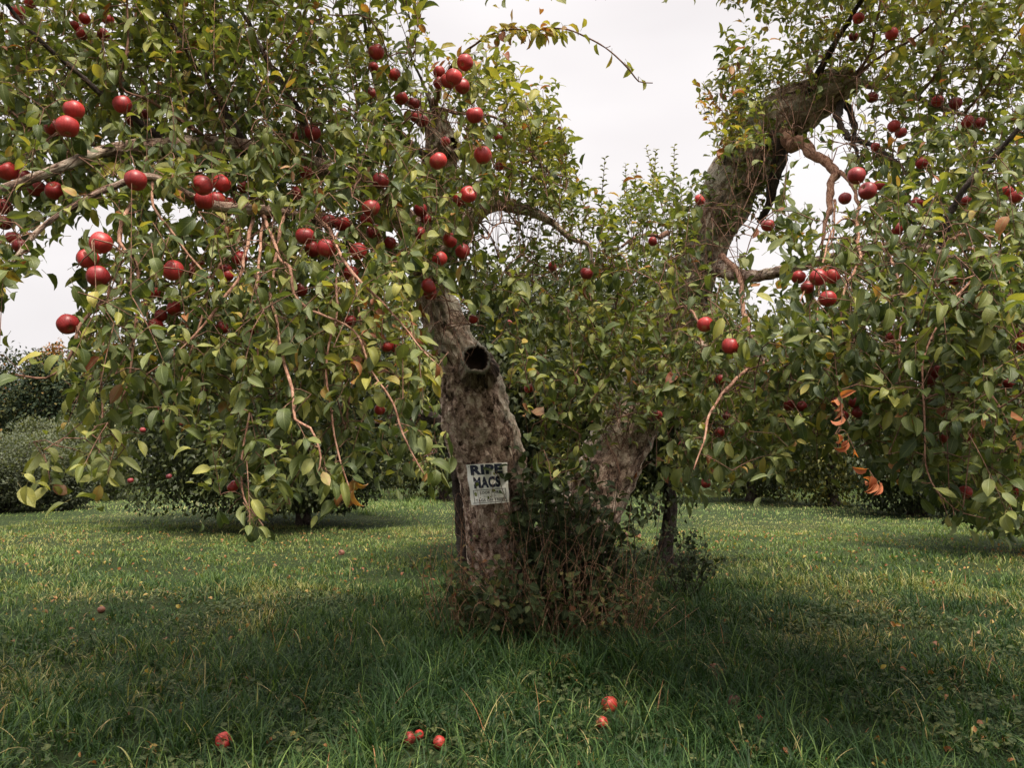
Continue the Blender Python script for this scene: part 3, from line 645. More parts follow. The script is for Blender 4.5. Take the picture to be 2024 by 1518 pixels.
cluster("apple below and right of the one before the right stem", [(1443, 684, 36)])
cluster("the four small ones down the arching pink twig", [(1425, 750, 24), (1436, 822, 18), (1422, 855, 22), (1395, 955, 22)])
cluster("apple under round leaves right of the right stem", [(1518, 445, 28)])
cluster("small apple over the dark foot of the right stem", [(1300, 820, 20)])
cluster("the three in the top right sprays against sky", [(1697, 35, 24), (1687, 72, 20), (1763, 66, 26)])
cluster("apple hidden below the broken right stem's end", [(1724, 192, 24)])
cluster("the four dark ones strung along the right thin bough", [(1853, 199, 25), (1889, 204, 26), (1912, 240, 27), (1936, 243, 25)])
cluster("the dark pair hanging under the right thin bough", [(1767, 249, 26), (1781, 262, 24)])
cluster("the four by the pink forked branch", [(1693, 347, 40), (1715, 377, 42), (1738, 366, 24), (1670, 392, 26)])
cluster("the two high in right leaves beyond the pink branch", [(1822, 322, 26), (1730, 290, 18)])
cluster("the three dim apples right of the pink branch", [(1813, 401, 24), (1775, 452, 26), (1909, 396, 22)])
cluster("the pair at the right frame edge near a bare twig", [(1990, 378, 26), (2008, 389, 26)])
cluster("the five bunched behind pink twigs at right", [(1578, 548, 30), (1617, 548, 36), (1645, 546, 32), (1636, 590, 36), (1596, 568, 28)])
cluster("apple half under a leaf by the yellow leaf at right", [(1886, 555, 24)])
cluster("the three in the deep right foliage centre", [(1762, 669, 26), (1850, 735, 30), (1836, 752, 28)])
cluster("the three down the right frame edge", [(2010, 661, 26), (2022, 686, 26), (1995, 758, 24)])
cluster("the pair under the right canopy over the far bushes", [(1560, 801, 24), (1585, 803, 22)])
cluster("the four over the hanging orange withered leaves", [(1654, 795, 22), (1690, 796, 26), (1666, 822, 24), (1694, 816, 22)])
cluster("the four shadowed ones in the lower right leaves", [(1838, 797, 26), (1870, 866, 26), (1916, 866, 24), (2005, 906, 24)])
cluster("the two lowest apples in the bottom right of crown", [(1907, 973, 29), (2018, 970, 29)])
cluster("dark apple in low leaves of the left curtain", [(461, 962, 22)])

def region_depth(px, py):
    """(near, far) distance of the front tree's foliage seen towards photo pixel"""
    px = np.asarray(px, float); py = np.asarray(py, float)
    xs = [-400, 0, 450, 800, 930, 1060, 1330, 1480, 1650, 2024, 2400]
    up0 = np.interp(px, xs, [2.7, 2.7, 2.9, 3.1, 3.1, 3.7, 4.6, 4.8, 4.2, 3.6, 3.4])
    up1 = np.interp(px, xs, [4.2, 4.2, 4.4, 4.5, 4.5, 5.0, 6.0, 6.0, 5.6, 5.0, 4.8])
    lo0 = np.interp(px, xs, [2.15, 2.2, 2.3, 2.6, 3.4, 3.9, 3.6, 3.0, 2.8, 2.4, 2.3])
    lo1 = np.interp(px, xs, [3.3, 3.3, 3.5, 3.9, 4.6, 5.2, 5.4, 5.0, 4.5, 4.0, 3.8])
    t = np.clip((py - 180) / 330, 0, 1)
    return up0 * (1 - t) + lo0 * t, up1 * (1 - t) + lo1 * t

# protected buffer: what must stay in sight (apples, sign, stems) keeps most leaves from growing right in front of it
PB = 4
pz = np.full((int(H0 / PB) + 2, int(W0 / PB) + 2), -1.0); pp = np.zeros_like(pz)
gyy, gxx = np.mgrid[0:pz.shape[0], 0:pz.shape[1]]
def protect_disc(px, py, r, d, prob):
    m = (gxx * PB - px) ** 2 + (gyy * PB - py) ** 2 <= r * r
    m &= (prob >= pp); pz[m] = d; pp[m] = prob
def protect_poly(poly, d, prob):
    poly = np.array(poly, float); X = gxx * PB; Y = gyy * PB; ins = np.zeros(X.shape, bool)
    j = len(poly) - 1
    for i in range(len(poly)):
        xi, yi = poly[i]; xj, yj = poly[j]
        c = ((yi > Y) != (yj > Y)) & (X < (xj - xi) * (Y - yi) / (yj - yi + 1e-9) + xi); ins ^= c; j = i
    ins &= (prob >= pp); pz[ins] = d; pp[ins] = prob
protect_poly([(835, 590), (905, 590), (960, 680), (1010, 760), (1050, 900), (1060, 1080), (930, 1080), (905, 900), (870, 770), (900, 740), (855, 640)], 5.3, 0.97)
protect_poly([(910, 905), (1012, 905), (1012, 1005), (910, 1005)], 5.3, 1.0)
protect_poly([(1430, 310), (1560, 270), (1545, 370), (1490, 460), (1420, 500), (1385, 430)], 5.3, 0.72)
protect_poly([(1545, 250), (1600, 270), (1670, 330), (1630, 360), (1560, 300)], 4.8, 0.85)
protect_poly([(1385, 430), (1490, 460), (1440, 560), (1370, 640), (1310, 620)], 5.3, 0.35)
protect_poly([(1500, 260), (1520, 160), (1640, 130), (1690, 170), (1640, 230), (1560, 270)], 5.2, 0.75)
protect_poly([(830, 200), (900, 200), (910, 330), (830, 330)], 4.8, 0.85)
protect_poly([(1215, 810), (1300, 850), (1265, 980), (1150, 970)], 5.4, 0.6)
protect_poly([(915, 420), (1000, 385), (1110, 420), (1170, 500), (1090, 470), (940, 480)], 4.6, 0.75)
protect_poly([(130, 280), (320, 265), (320, 310), (110, 360)], 2.8, 0.45)
protect_poly([(1625, 830), (1700, 830), (1770, 930), (1760, 1010), (1700, 1000), (1620, 910)], 3.0, 0.96)
for kind, C, r in branch_lines:
    if kind in ('pink', 'twig') or r.max() < 0.04:
        qx, qy, qf = proj(C)
        for x_, y_, f_, rr in zip(qx[::2], qy[::2], qf[::2], r[::2]):
            if 0 <= x_ < W0 and 0 <= y_ < H0: protect_disc(x_, y_, rr / f_ * FPX + 7, f_, 0.5)

# apple template
def apple_mesh(name, seed, squash=0.86, lobes=0.035):
    S, K = 28, 20; V = []
    for k in range(K + 1):
        t = k / K; th = t * math.pi
        for j in range(S):
            a = j / S * 2 * math.pi
            r = math.sin(th) ** 0.92 * (1 + lobes * math.cos(5 * a + seed) * (0.3 + 0.7 * t)) * (1.03 - 0.10 * t)
            z = math.cos(th) * squash
            if t < 0.22: z -= (1 - t / 0.22) ** 1.7 * 0.34
            if t > 0.84: z += ((t - 0.84) / 0.16) ** 1.6 * 0.20
            n_ = 1 + 0.04 * mnoise.noise(Vector((math.cos(a) * r + seed, math.sin(a) * r, z)) * 1.3)
            V.append((0.036 * r * n_ * math.cos(a), 0.036 * r * n_ * math.sin(a), 0.036 * z * n_))
    V = np.array(V); i = np.arange(K)[:, None] * S; j = np.arange(S)[None]; j2 = (j + 1) % S
    F = np.stack([i + j, i + S + j, i + S + j2, i + j2], -1).reshape(-1, 4)
    me = bpy.data.meshes.new(name); me.from_pydata(V.tolist(), [], F.tolist()); me.validate()
    me.polygons.foreach_set('use_smooth', np.ones(len(me.polygons), bool)); return me
A_ME = [apple_mesh("apple_body", s, q) for s, q in ((0.3, .90), (1.9, .96), (4.1, .87))]
for me in A_ME: me.materials.append(M_APPLE)
def stem_mesh():
    mb = Mesh(); C = np.array([[0, 0, 0.016], [0.001, 0, 0.024], [0.002, 0.001, 0.032], [0.005, 0.002, 0.042]])
    tube(C, [0.0016, .0012, .0012, .0017], 6, mb)
    o = mb.build("stem", M_TWIG); me = o.data; bpy.data.objects.remove(o); return me
def calyx_mesh():
    mb = Mesh()
    m = 5; a = np.arange(m) * 2 * math.pi / m
    base = np.stack([np.cos(a) * .0015, np.sin(a) * .0015, np.full(m, -.0245)], -1)
    ax = np.stack([np.cos(a), np.sin(a), np.full(m, -.9)], -1)
    leaves_mesh(mb, base, ax, np.tile([0, 0, -1.], (m, 1)), np.full(m, .006), np.full(m, .0018), np.full(m, .6), np.full(m, .3), np.full(m, .95), 3, 3, 0)
    o = mb.build("calyx", M_LEAF_FAR); me = o.data; bpy.data.objects.remove(o); return me
STEM, CALYX = stem_mesh(), calyx_mesh()
apple_nodes = []
def put_apple(name, loc, scale, rot, label, cat, group, mat_me, stem=True):
    o = bpy.data.objects.new(name, mat_me); COL.objects.link(o)
    o.location = loc; o.scale = (scale,) * 3; o.rotation_euler = rot
    tag(o, label, cat, group)
    if stem:
        s_ = bpy.data.objects.new("stem", STEM); COL.objects.link(s_); s_.parent = o
        c_ = bpy.data.objects.new("calyx", CALYX); COL.objects.link(c_); c_.parent = o
    return o
for i, (px, py, dia, lab) in enumerate(AP):
    n0, n1 = region_depth(px, py)
    d = float(np.clip(FPX * 0.074 / dia, n0 + 0.02, n0 + (n1 - n0) * 0.55))
    if 840 < px < 905 and 260 < py < 300: d = 4.7
    p = P(px, py, d); f = proj(p)[2]
    sc = float(np.clip(dia * f / FPX / 0.075, 0.68, 1.15))
    tilt = random.uniform(-.5, .5)
    put_apple("apple", p, sc, (R(random.uniform(-72, -34) if random.random() < .4 else random.uniform(-30, 15)), R(random.uniform(-30, 30)), random.uniform(0, 6.28)), lab, "apple", "red apples hanging on the front tree", A_ME[i % 3])
    protect_disc(px, py, dia * .5 + 1, f, 0.88)
    apple_nodes.append(p + np.array([0, 0.004, 0.042 * sc]))
apple_nodes = np.array(apple_nodes)

# ================================================================== foliage of the front tree
DM = """
56444788887641432000000000000014677676773246
68656899998754632001100000000311456767673455
77888999999876765433100000001343556666777455
68888999999988876554410000003555434477777665
89878999989999986665531000002446423466766555
88889999679999986566652000001464434455554655
77789999999999988667663000000453214655555566
77778888899999997776553123322333302567777777
78246427899999998776554334433333333588888888
74354456899999988776554455433333337888876788
75556788899999987555555655543332268888888889
61488988999999975444556666653233578888999999
30389999999999985543566677766566678999999999
20268888999999887523456777788788899999999999
34478888888887888620345677778888899999999999
00378877788867764202456667788888789999889999
00354445778665566310235544568877557888888888
02564224668786555410135432347875323467778888
05674111366765334410034322356421111356788888
03333000477653112000000000012100000001576888
00000001256211000000000000000000000000133200
00000000013100000000000000000000000000000000
""".split()
DM = np.array([[int(c) for c in r[:41].ljust(41, '0')] for r in DM], float)
DM[13:, 2:18] *= 0.58; DM[15:, 2:18] *= 0.72; DM[15:, 18:30] *= .8; DM[10:17, 19:27] *= .72; DM[13:, 0:3] *= .7; DM[0:3, :] *= .85; DM[0:6, 32:] *= .8; DM[4:8, 0:8] *= .9
DM[2:9, 18:23] = np.minimum(DM[2:9, 18:23] * 1.5, 9)
EXT = np.array([[8] * 17 + [2] * 12 + [8] * 12] * 5, float)      # the crown goes on above the frame
DMF = np.vstack([EXT, DM]); DMF = np.hstack([np.repeat(DMF[:, :1], 6, 1), DMF, np.repeat(DMF[:, -1:], 6, 1)])
CELL = W0 / 41.0
CELLY = 50.0
def dens(px, py):
    cx = np.asarray(px) / CELL + 6 - .5; cy = np.asarray(py) / CELLY + 5 - .5
    x0 = np.clip(np.floor(cx).astype(int), 0, DMF.shape[1] - 2); y0 = np.clip(np.floor(cy).astype(int), 0, DMF.shape[0] - 2)
    fx = np.clip(cx - x0, 0, 1); fy = np.clip(cy - y0, 0, 1)
    v = (DMF[y0, x0] * (1 - fx) + DMF[y0, x0 + 1] * fx) * (1 - fy) + (DMF[y0 + 1, x0] * (1 - fx) + DMF[y0 + 1, x0 + 1] * fx) * fy
    out = (cy > DMF.shape[0] - 1)
    return np.where(out, 0, v)
def up_prob(px, py):
    if py < 0: return 0.5
    if 980 < px < 1370 and py < 520: return 0.95
    if 1370 <= px < 1570 and py < 420: return 0.85
    if px >= 1570 and py < 260: return 0.55
    if 850 < px < 1100 and py < 300: return 0.25
    if py < 180: return 0.55
    if 1000 < px < 1300 and 650 < py < 950: return 0.6
    return 0.12
KS = 0.168
shoots = []   # base, dir, length, up?
for iy in range(DMF.shape[0]):
    for ix in range(DMF.shape[1]):
        v = DMF[iy, ix]
        if v <= 0: continue
        px0 = (ix - 6) * CELL; py0 = (iy - 5) * CELLY
        n0, n1 = region_depth(px0 + 25, py0 + 25)
        inside = 0 <= px0 < W0 and py0 >= 0
        k = KS * v * ((n0 + n1) / 2) ** 2 / 6.0 * (1 if inside else 0.45) * (1.15 if n0 < 3 else 1.0)
        cnt = int(k * 2) + (random.random() < (k * 2) % 1)
        for _ in range(cnt):
            px = px0 + random.random() * CELL; py = py0 + random.random() * CELLY
            t = random.random() ** 1.15
            if v <= 4: t *= 0.6
            d = n0 + (n1 - n0) * t
            up = random.random() < up_prob(px, py)
            p = P(px, py, d)
            if p[2] < 0.3: continue
            if up:
                dr = norm(np.array([random.gauss(0, .30), random.gauss(0, .30), 1.0])); ln = random.uniform(.18, .42)
            else:
                dr = norm(np.array([random.gauss(0, .6), random.gauss(-.25, .6), random.gauss(-.55, .5)])); ln = random.uniform(.08, .26)
            shoots.append((p - dr * ln * .5, dr, ln, up))
# foliage over the photographer's head, outside the frame: it shades the foreground as in the photo
for _ in range(850):
    yy_ = random.uniform(1.6, 6.4) ; p = np.array([random.uniform(-4.2, 4.2), yy_, max(2.6, .68 * yy_ + 1.45) + random.random() ** 1.5 * 1.2])
    pxx, pyy, ff = proj(p)
    if ff > 0.3 and -60 < pyy and -60 < pxx < W0 + 60: continue
    dr = norm(np.array([random.gauss(0, .6), random.gauss(0, .6), random.gauss(0, .6)]))
    shoots.append((p, dr, random.uniform(.15, .35), random.random() < .4))

GAPS = [([(45, 540), (100, 470), (160, 420), (225, 400), (232, 470), (160, 470), (150, 520), (150, 620), (130, 700), (10, 690), (0, 620)], .93),
 ([(285, 385), (380, 400), (385, 440), (330, 440), (300, 420)], .9),
 ([(1560, 320), (1640, 345), (1625, 430), (1570, 405), (1555, 360)], .9),
 ([(1490, 470), (1560, 480), (1545, 520), (1540, 640), (1500, 620), (1480, 560)], .9),
 ([(1180, 0), (1420, 0), (1420, 60), (1360, 150), (1400, 300), (1360, 360), (1350, 320), (1330, 300), (1230, 320), (1230, 400), (1190, 400), (1120, 230), (1100, 130), (1180, 120)], .97)]
def inpoly(x, y, poly):
    poly = np.array(poly, float); x = np.asarray(x); ins = np.zeros(x.shape, bool); j = len(poly) - 1
    for i in range(len(poly)):
        xi, yi = poly[i]; xj, yj = poly[j]
        c = ((yi > y) != (yj > y)) & (x < (xj - xi) * (y - yi) / (yj - yi + 1e-9) + xi); ins ^= c; j = i
    return ins
def twig_ok(C):
    x, y, f = proj(C)
    if x.max() < 0 or x.min() > W0 or y.max() < 0: return True
    if dens(x, y).min() < 1.1: return False
    return not any(inpoly(x, y, g_[0]).any() for g_ in GAPS)
for C_, r_c, k0, k1, cnt in ((rt_c, rt_r, .17, 1.0, 230), (lt_c, lt_r, .72, 1.0, 40)):
    for _ in range(cnt):
        i = int(len(C_) * random.uniform(k0, k1)) - 1; a_ = norm(np.array([random.gauss(0, 1), random.gauss(-.7, .8), random.gauss(.2, .6)]))
        shoots.append((C_[i] + a_ * r_c[i] * .95, norm(a_ * .7 + np.array([0, 0, random.uniform(.2, 1.3)])), random.uniform(.08, .30), True))
# connect everything into one branching system (nearest first, so it forks like a tree)
roots = np.array([s[0] for s in shoots]); ncon = len(roots)
allp = np.vstack([roots, apple_nodes]); M_ = len(allp)
best = np.full(M_, 1e9); par = np.zeros(M_, int)       # par: >=0 skeleton index, or -(k+1) another node
for c0 in range(0, M_, 500):
    dd = np.linalg.norm(allp[c0:c0 + 500, None] - skel[None], axis=2); par[c0:c0 + 500] = dd.argmin(1); best[c0:c0 + 500] = dd.min(1)
best *= 0.85
done = np.zeros(M_, bool); order = []; leafnode = np.arange(M_) >= ncon
for _ in range(M_):
    k = int(np.where(done, 1e9, best).argmin()); done[k] = True; order.append(k)
    if leafnode[k]: continue
    dd = np.linalg.norm(allp - allp[k], axis=1) + 0.02
    m = (~done) & (dd < best); best[m] = dd[m]; par[m] = -(k + 1)
rad2 = np.full(M_, 0.0012 ** 2.2)
for k in reversed(order):
    if par[k] < 0: rad2[-par[k] - 1] += rad2[k] * 0.8
rad = np.minimum(rad2 ** (1 / 2.2), 0.013)
tw = Mesh()
for k in order:
    a = skel[par[k]] if par[k] >= 0 else allp[-par[k] - 1]
    b = allp[k]; ln = np.linalg.norm(b - a)
    if ln < 0.015 or ln > 1.1: continue
    m = max(3, int(ln / 0.07) + 1); t = np.linspace(0, 1, m)[:, None]
    sag = np.array([0, 0, 1.0]) * ln * 0.12
    C = a + (b - a) * t + sag * np.sin(t * math.pi) + rng.normal(0, 0.02 * ln, 3) * np.sin(t * math.pi * 2) + rng.normal(0, 0.05 * ln, 3) * np.sin(t * math.pi)
    if not twig_ok(C): continue
    r1 = rad[k]; r0 = min(rad[-par[k] - 1], r1 * 1.35) if par[k] < 0 else r1 * 1.2
    tube(C, np.linspace(r0, r1, m), 5 if r1 > .003 else 4, tw, cap=False)

LB, LA, LNn, LL, LT_ = [], [], [], [], []
def tint_bias(px, py):
    b = 0.0
    if 1350 < px < 1480 and 120 < py < 300: b += 0.42 * (random.random() < .6)
    if 850 < px < 1120 and py < 330: b += 0.10 + (0.12 if random.random() < .3 else 0)
    if py < 150: b += 0.06
    if px > 1500 and py < 250: b += 0.08
    if 640 < px < 940 and 560 < py < 800: b += 0.16 
    if px > 1550 and py > 420: b -= 0.05
    if px < 250 and 850 < py: b += 0.1
    return b
def rnd_tint():
    u = random.random()
    if u < 0.86: return random.uniform(0.03, 0.45)
    if u < 0.955: return random.uniform(0.44, 0.66)
    if u < 0.98: return random.uniform(0.66, 0.80)
    return random.uniform(0.80, 1.0)
def grow_leaves(p0, dr, ln, up, size=1.0, spacing=0.022, store=None):
    """twig of length ln from p0 along dr with alternate leaves and spur rosettes at the end"""
    m = max(3, int(ln / 0.05) + 2); t = np.linspace(0, 1, m)[:, None]
    g = np.array([0, 0, -1.0 if not up else 0.25])
    C = p0 + dr * ln * t + g * ln * 0.22 * t ** 2
    nl = max(4, int(ln / spacing)); ph = random.random() * 6.28
    T = norm(dr + g * .4); ref = np.array([0.2, 1, .3]); u = norm(np.cross(T, ref)); v = np.cross(T, u)
    sz = random.uniform(0.85, 1.15) * size; tb = random.gauss(0, 0.05)
    out = []
    for i in range(nl + 4):
        if i < nl: f = (i + random.random() * .6 + .4) / nl
        else: f = 1.0
        q = p0 + dr * ln * f + g * ln * 0.22 * f ** 2
        a = ph + i * 2.4; rad_ = u * math.cos(a) + v * math.sin(a)
        w = 0.75 if i < nl else 1.3
        ax = norm(T * w * random.uniform(.4, 1.1) + rad_ + np.array([0, 0, (-0.10 if up else -0.30) + random.gauss(0, .3)]))
        nm = norm(np.array([random.gauss(0, .5), random.gauss(-.35, .5), 1.0]) + T * 0.2)
        L_ = sz * random.choice([random.uniform(0.034, 0.062), random.uniform(0.058, 0.088), random.uniform(0.066, 0.108)]) * (0.85 if up else 1.0)
        if i >= nl: L_ *= .85
        out.append((q, ax, nm, L_, rnd_tint() + tb))
    return C, out
near, far_ = [], []
for (p, dr, ln, up) in shoots:
    C, out = grow_leaves(p, dr, ln, up)
    px, py, f = proj(C)
    if twig_ok(C): tube(C, np.linspace(.0022, .0010, len(C)), 4, tw, cap=False)
    for q, ax, nm, L_, tn in out:
        near.append((q, ax, nm, L_, tn))
# leaves on the hand-placed wands too
for kind, C, r in branch_lines:
    if r.max() > 0.045 or len(C) < 8: continue
    whip = C[:, 1].min() > 3.7 and proj(C[-1])[0] > 1200 and proj(C[-1])[0] < 1320 and proj(C[-1])[1] < 300
    i = int(len(C) * (.3 if not whip else .36))
    while i < len(C) - 1:
        q = C[i]; T = norm(C[i + 1] - C[i - 1])
        dr = norm(T * .5 + rng.normal(0, .6, 3))
        if whip:
            for _ in range(random.choice([7, 9, 11]) if i < len(C) * .72 else random.choice([1, 2])):
                ax = norm(T * .5 + rng.normal(0, .7, 3) + np.array([0, 0, -.3])); q = C[i] + rng.normal(0, .012, 3); nm = norm(rng.normal(0, .5, 3) + np.array([0, 0, 1]))
                near.append((q, ax, nm, random.uniform(.05, .09), random.uniform(.36, .74)))
            i += random.choice([1, 2, 2, 3]); continue
        C2, out = grow_leaves(q, dr, random.uniform(.02, .08), False, spacing=.03)
        tube(C2, np.linspace(.0022, .0012, len(C2)), 4, tw, cap=False)
        near.extend(out); i += random.choice([2, 3, 4, 5])
tw.build("twigs", M_TWIG, tree)

LB = np.array([a[0] for a in near]); LAx = np.array([a[1] for a in near]); LNm = np.array([a[2] for a in near]); LLn = np.array([a[3] for a in near]); LTn = np.array([a[4] for a in near])
tip = LB + LAx * (LLn * 1.3)[:, None]; mid = LB + LAx * (LLn * .75)[:, None]
mx_, my_, mf_ = proj(mid)
dv = dens(mx_, my_)
infr = (mx_ > -30) & (mx_ < W0 + 30) & (my_ > -30)
whipzone = (mx_ > 920) & (mx_ < 1330) & (my_ < 185) & (LB[:, 1] > 3.72) & (LB[:, 1] < 3.95)
keep = (~infr) | (rng.random(len(LB)) < np.clip(dv / 2.4, 0, 1)) | whipzone
for q in (mid, tip, LB, LB + LAx * (LLn * 1.1)[:, None] + LNm * 0):
    qx, qy, qf = proj(q)
    ix = np.clip((qx / PB).round().astype(int), 0, pz.shape[1] - 1); iy = np.clip((qy / PB).round().astype(int), 0, pz.shape[0] - 1)
    inb = (qx >= 0) & (qx < W0) & (qy >= 0) & (qy < H0)
    hit = inb & (qf < pz[iy, ix] + 0.03) & (rng.random(len(LB)) < pp[iy, ix])
    keep &= ~hit
# named sky gaps stay open
for g_, pr_ in GAPS: keep &= ~(inpoly(mx_, my_, g_) & (rng.random(len(LB)) < pr_) & ~whipzone)
keep |= whipzone
print("near leaves", len(LB), "kept", keep.sum())
sel = np.where(keep)[0]
tb = np.array([tint_bias(mx_[i], my_[i]) for i in sel])
LB, LAx, LNm, LLn, LTn = LB[sel], LAx[sel], LNm[sel], LLn[sel], np.clip(LTn[sel] + tb, 0.02, 1)
dist = LB[:, 1]
LLn = LLn * np.interp(dist, [2.0, 2.9, 3.4], [.80, .92, 1.0])
crown = Mesh()
for lo, hi, rows, cols in ((-9, 3.3, 7, 5), (3.3, 99, 5, 3)):
    m = (dist >= lo) & (dist < hi); k = m.sum()
    leaves_mesh(crown, LB[m], LAx[m], LNm[m], LLn[m], LLn[m] * rng.uniform(.21, .31, k), rng.uniform(-.2, 2.0, k), rng.uniform(.1, .85, k), LTn[m], rows, cols, 0.28)
crown.build("crown", M_LEAF, tree)

# withered orange leaves hanging on dead twigs
M_WITHER = leaf_material('withered_leaf', [(0, (.30, .10, .04)), (.5, (.48, .19, .08)), (1, (.36, .10, .05))], rough=.65, transl=.3, spec=.15, felt=.2)
def withered(p0, n, spread, ln, twigpts, tints=(.86, 1.0)):
    mb = Mesh(); m = n
    t = rng.random(m); C = catmull(np.array([[*P(*q), 0] for q in twigpts]), 0.01)[:, :3]
    base = C[(t * (len(C) - 1)).astype(int)] + rng.normal(0, .004, (m, 3))
    ax = norm(rng.normal(0, .45, (m, 3)) + np.array([0, 0, -1.0])); nm = norm(rng.normal(0, 1, (m, 3)) + np.array([0, -1.2, 0]))
    leaves_mesh(mb, base, ax, nm, rng.uniform(.7, 1.15, m) * ln, rng.uniform(.25, .36, m) * ln, rng.uniform(.8, 2.4, m), rng.uniform(.3, 1.1, m), rng.uniform(*tints, m), 7, 5, .15)
    o = mb.build("withered_leaves", M_WITHER if tints[0] == .84 else M_LEAF, tree)
    mb = Mesh(); tube(C, 0.0015, 5, mb); mb.build("twigs", M_TWIG, tree)
withered(None, 9, 0, .055, [(1660, 780, 2.75), (1664, 830, 2.7), (1650, 860, 2.7), (1668, 850, 2.7), (1692, 895, 2.7)], (.84, .93))
withered(None, 7, 0, .056, [(1718, 930, 2.6), (1728, 945, 2.6), (1740, 955, 2.6)], (.84, .93))
withered(None, 12, 0, .045, [(835, -60, 3.9), (822, 0, 3.9), (824, 30, 3.9), (818, 80, 3.9)])
withered(None, 4, 0, .06, [(700, 940, 2.55), (682, 980, 2.55), (672, 1000, 2.55)])
withered(None, 14, 0, .05, [(1470, 260, 5.0), (1420, 210, 5.0), (1390, 160, 5.0)], (.8, .95))

# ================================================================== paper sign tacked on the left stem
def sign():
    TL, TR, BR_, BL = (921, 919), (1002, 914), (1007, 993), (932, 999)
    D = 5.24
    s0 = empty("paper_sign", P(964, 956, D), "white weathered paper sign RIPE MACS tacked to the left leaning stem", "sign")
    def S(u, v, lift=0.0):
        px = (TL[0] * (1 - u) + TR[0] * u) * (1 - v) + (BL[0] * (1 - u) + BR_[0] * u) * v
        py = (TL[1] * (1 - u) + TR[1] * u) * (1 - v) + (BL[1] * (1 - u) + BR_[1] * u) * v
        d = D + 0.055 * (2 * (u - .5)) ** 2 + 0.010 * (v - .5) + 0.004 * np.sin(u * 9 + v * 4) + 0.004 * np.sin(v * 11 - u * 3) - lift
        return P(px, py, d)
    n = 24; g = np.linspace(0, 1, n + 1); U, Vv = np.meshgrid(g, g, indexing='ij')
    wob = 0.008 * np.sin(Vv * 13) * (U < .02) + 0.006 * np.sin(Vv * 17 + 1) * (U > .98)
    V0 = S(U + wob, Vv).reshape(-1, 3); V1 = V0 + np.array([0, 0.0012, 0])
    i = np.arange(n)[:, None] * (n + 1); j = np.arange(n)[None]
    F = np.stack([i + j, i + j + 1, i + n + 1 + j + 1, i + n + 1 + j], -1).reshape(-1, 4)
    k = (n + 1) ** 2
    mesh_obj("paper", np.vstack([V0, V1]), [np.vstack([F, F[:, ::-1] + k])], M_PAPER, s0)
    def text(word, u0, u1, v0, v1, mat, bold):
        cu = bpy.data.curves.new("t", 'FONT'); cu.body = word; cu.offset = bold; cu.resolution_u = 3; cu.space_character = 1.05 + bold
        o = bpy.data.objects.new("t", cu); COL.objects.link(o); bpy.context.view_layer.update()
        me = o.evaluated_get(bpy.context.evaluated_depsgraph_get()).to_mesh()
        co = np.array([v.co[:] for v in me.vertices]); faces = [list(p.vertices) for p in me.polygons]
        # split long triangles is not needed: the sheet is nearly flat across a letter
        mn, mxx = co.min(0), co.max(0); q = (co - mn) / (mxx - mn + 1e-9)
        V = S(u0 + (u1 - u0) * q[:, 0], v1 + (v0 - v1) * q[:, 1], 0.0035)
        F3 = np.array([f for f in faces if len(f) == 3]); F4 = np.array([f for f in faces if len(f) == 4])
        F = [f for f in (F3, F4) if len(f)]
        bpy.data.objects.remove(o)
        mesh_obj("lettering", V, F, mat, s0, smooth=False)
    text("RIPE", .09, .88, .02, .265, M_INK, .055)
    text("MACS", .13, .80, .32, .60, M_INK, .055)
    text("LOOK FOR", .26, .74, .68, .75, M_INK2, .02)
    text("SILVER", .34, .68, .785, .835, M_SILVER, .0)
    text("TAGS ON TREES", .13, .89, .865, .935, M_INK2, .02)
    mb = Mesh()
    for (a, b, c, d_) in ((.09, .64, .93, .652), (.09, .955, .93, .967), (.09, .64, .102, .967), (.918, .64, .93, .967)):
        uu = np.linspace(a, c, 16) if c - a > .1 else np.array([a, c]); vv = np.linspace(b, d_, 16) if d_ - b > .1 else np.array([b, d_])
        U, Q = np.meshgrid(uu, vv, indexing='ij'); V = S(U, Q, .003).reshape(-1, 3)
        i = np.arange(len(uu) - 1)[:, None] * len(vv); j = np.arange(len(vv) - 1)[None]
        F = np.stack([i + j, i + j + 1, i + len(vv) + j + 1, i + len(vv) + j], -1).reshape(-1, 4)
        mb.add(V, F)
    mb.build("printed_border", M_INK2, s0, False)
    mb = Mesh()
    for (u, v) in ((.06, .05), (.95, .04), (.07, .96), (.95, .95)):
        c = S(u, v, .004); a = np.linspace(0, 6.283, 10, endpoint=False)
        V = np.vstack([c + np.stack([np.cos(a) * .004, np.zeros(10), np.sin(a) * .004], -1), [c + np.array([0, -.002, 0])]])
        F = np.stack([np.arange(10), (np.arange(10) + 1) % 10, np.full(10, 10)], -1); mb.add(V, None, F)
    mb.build("tacks", M_SILVER, s0)
sign()

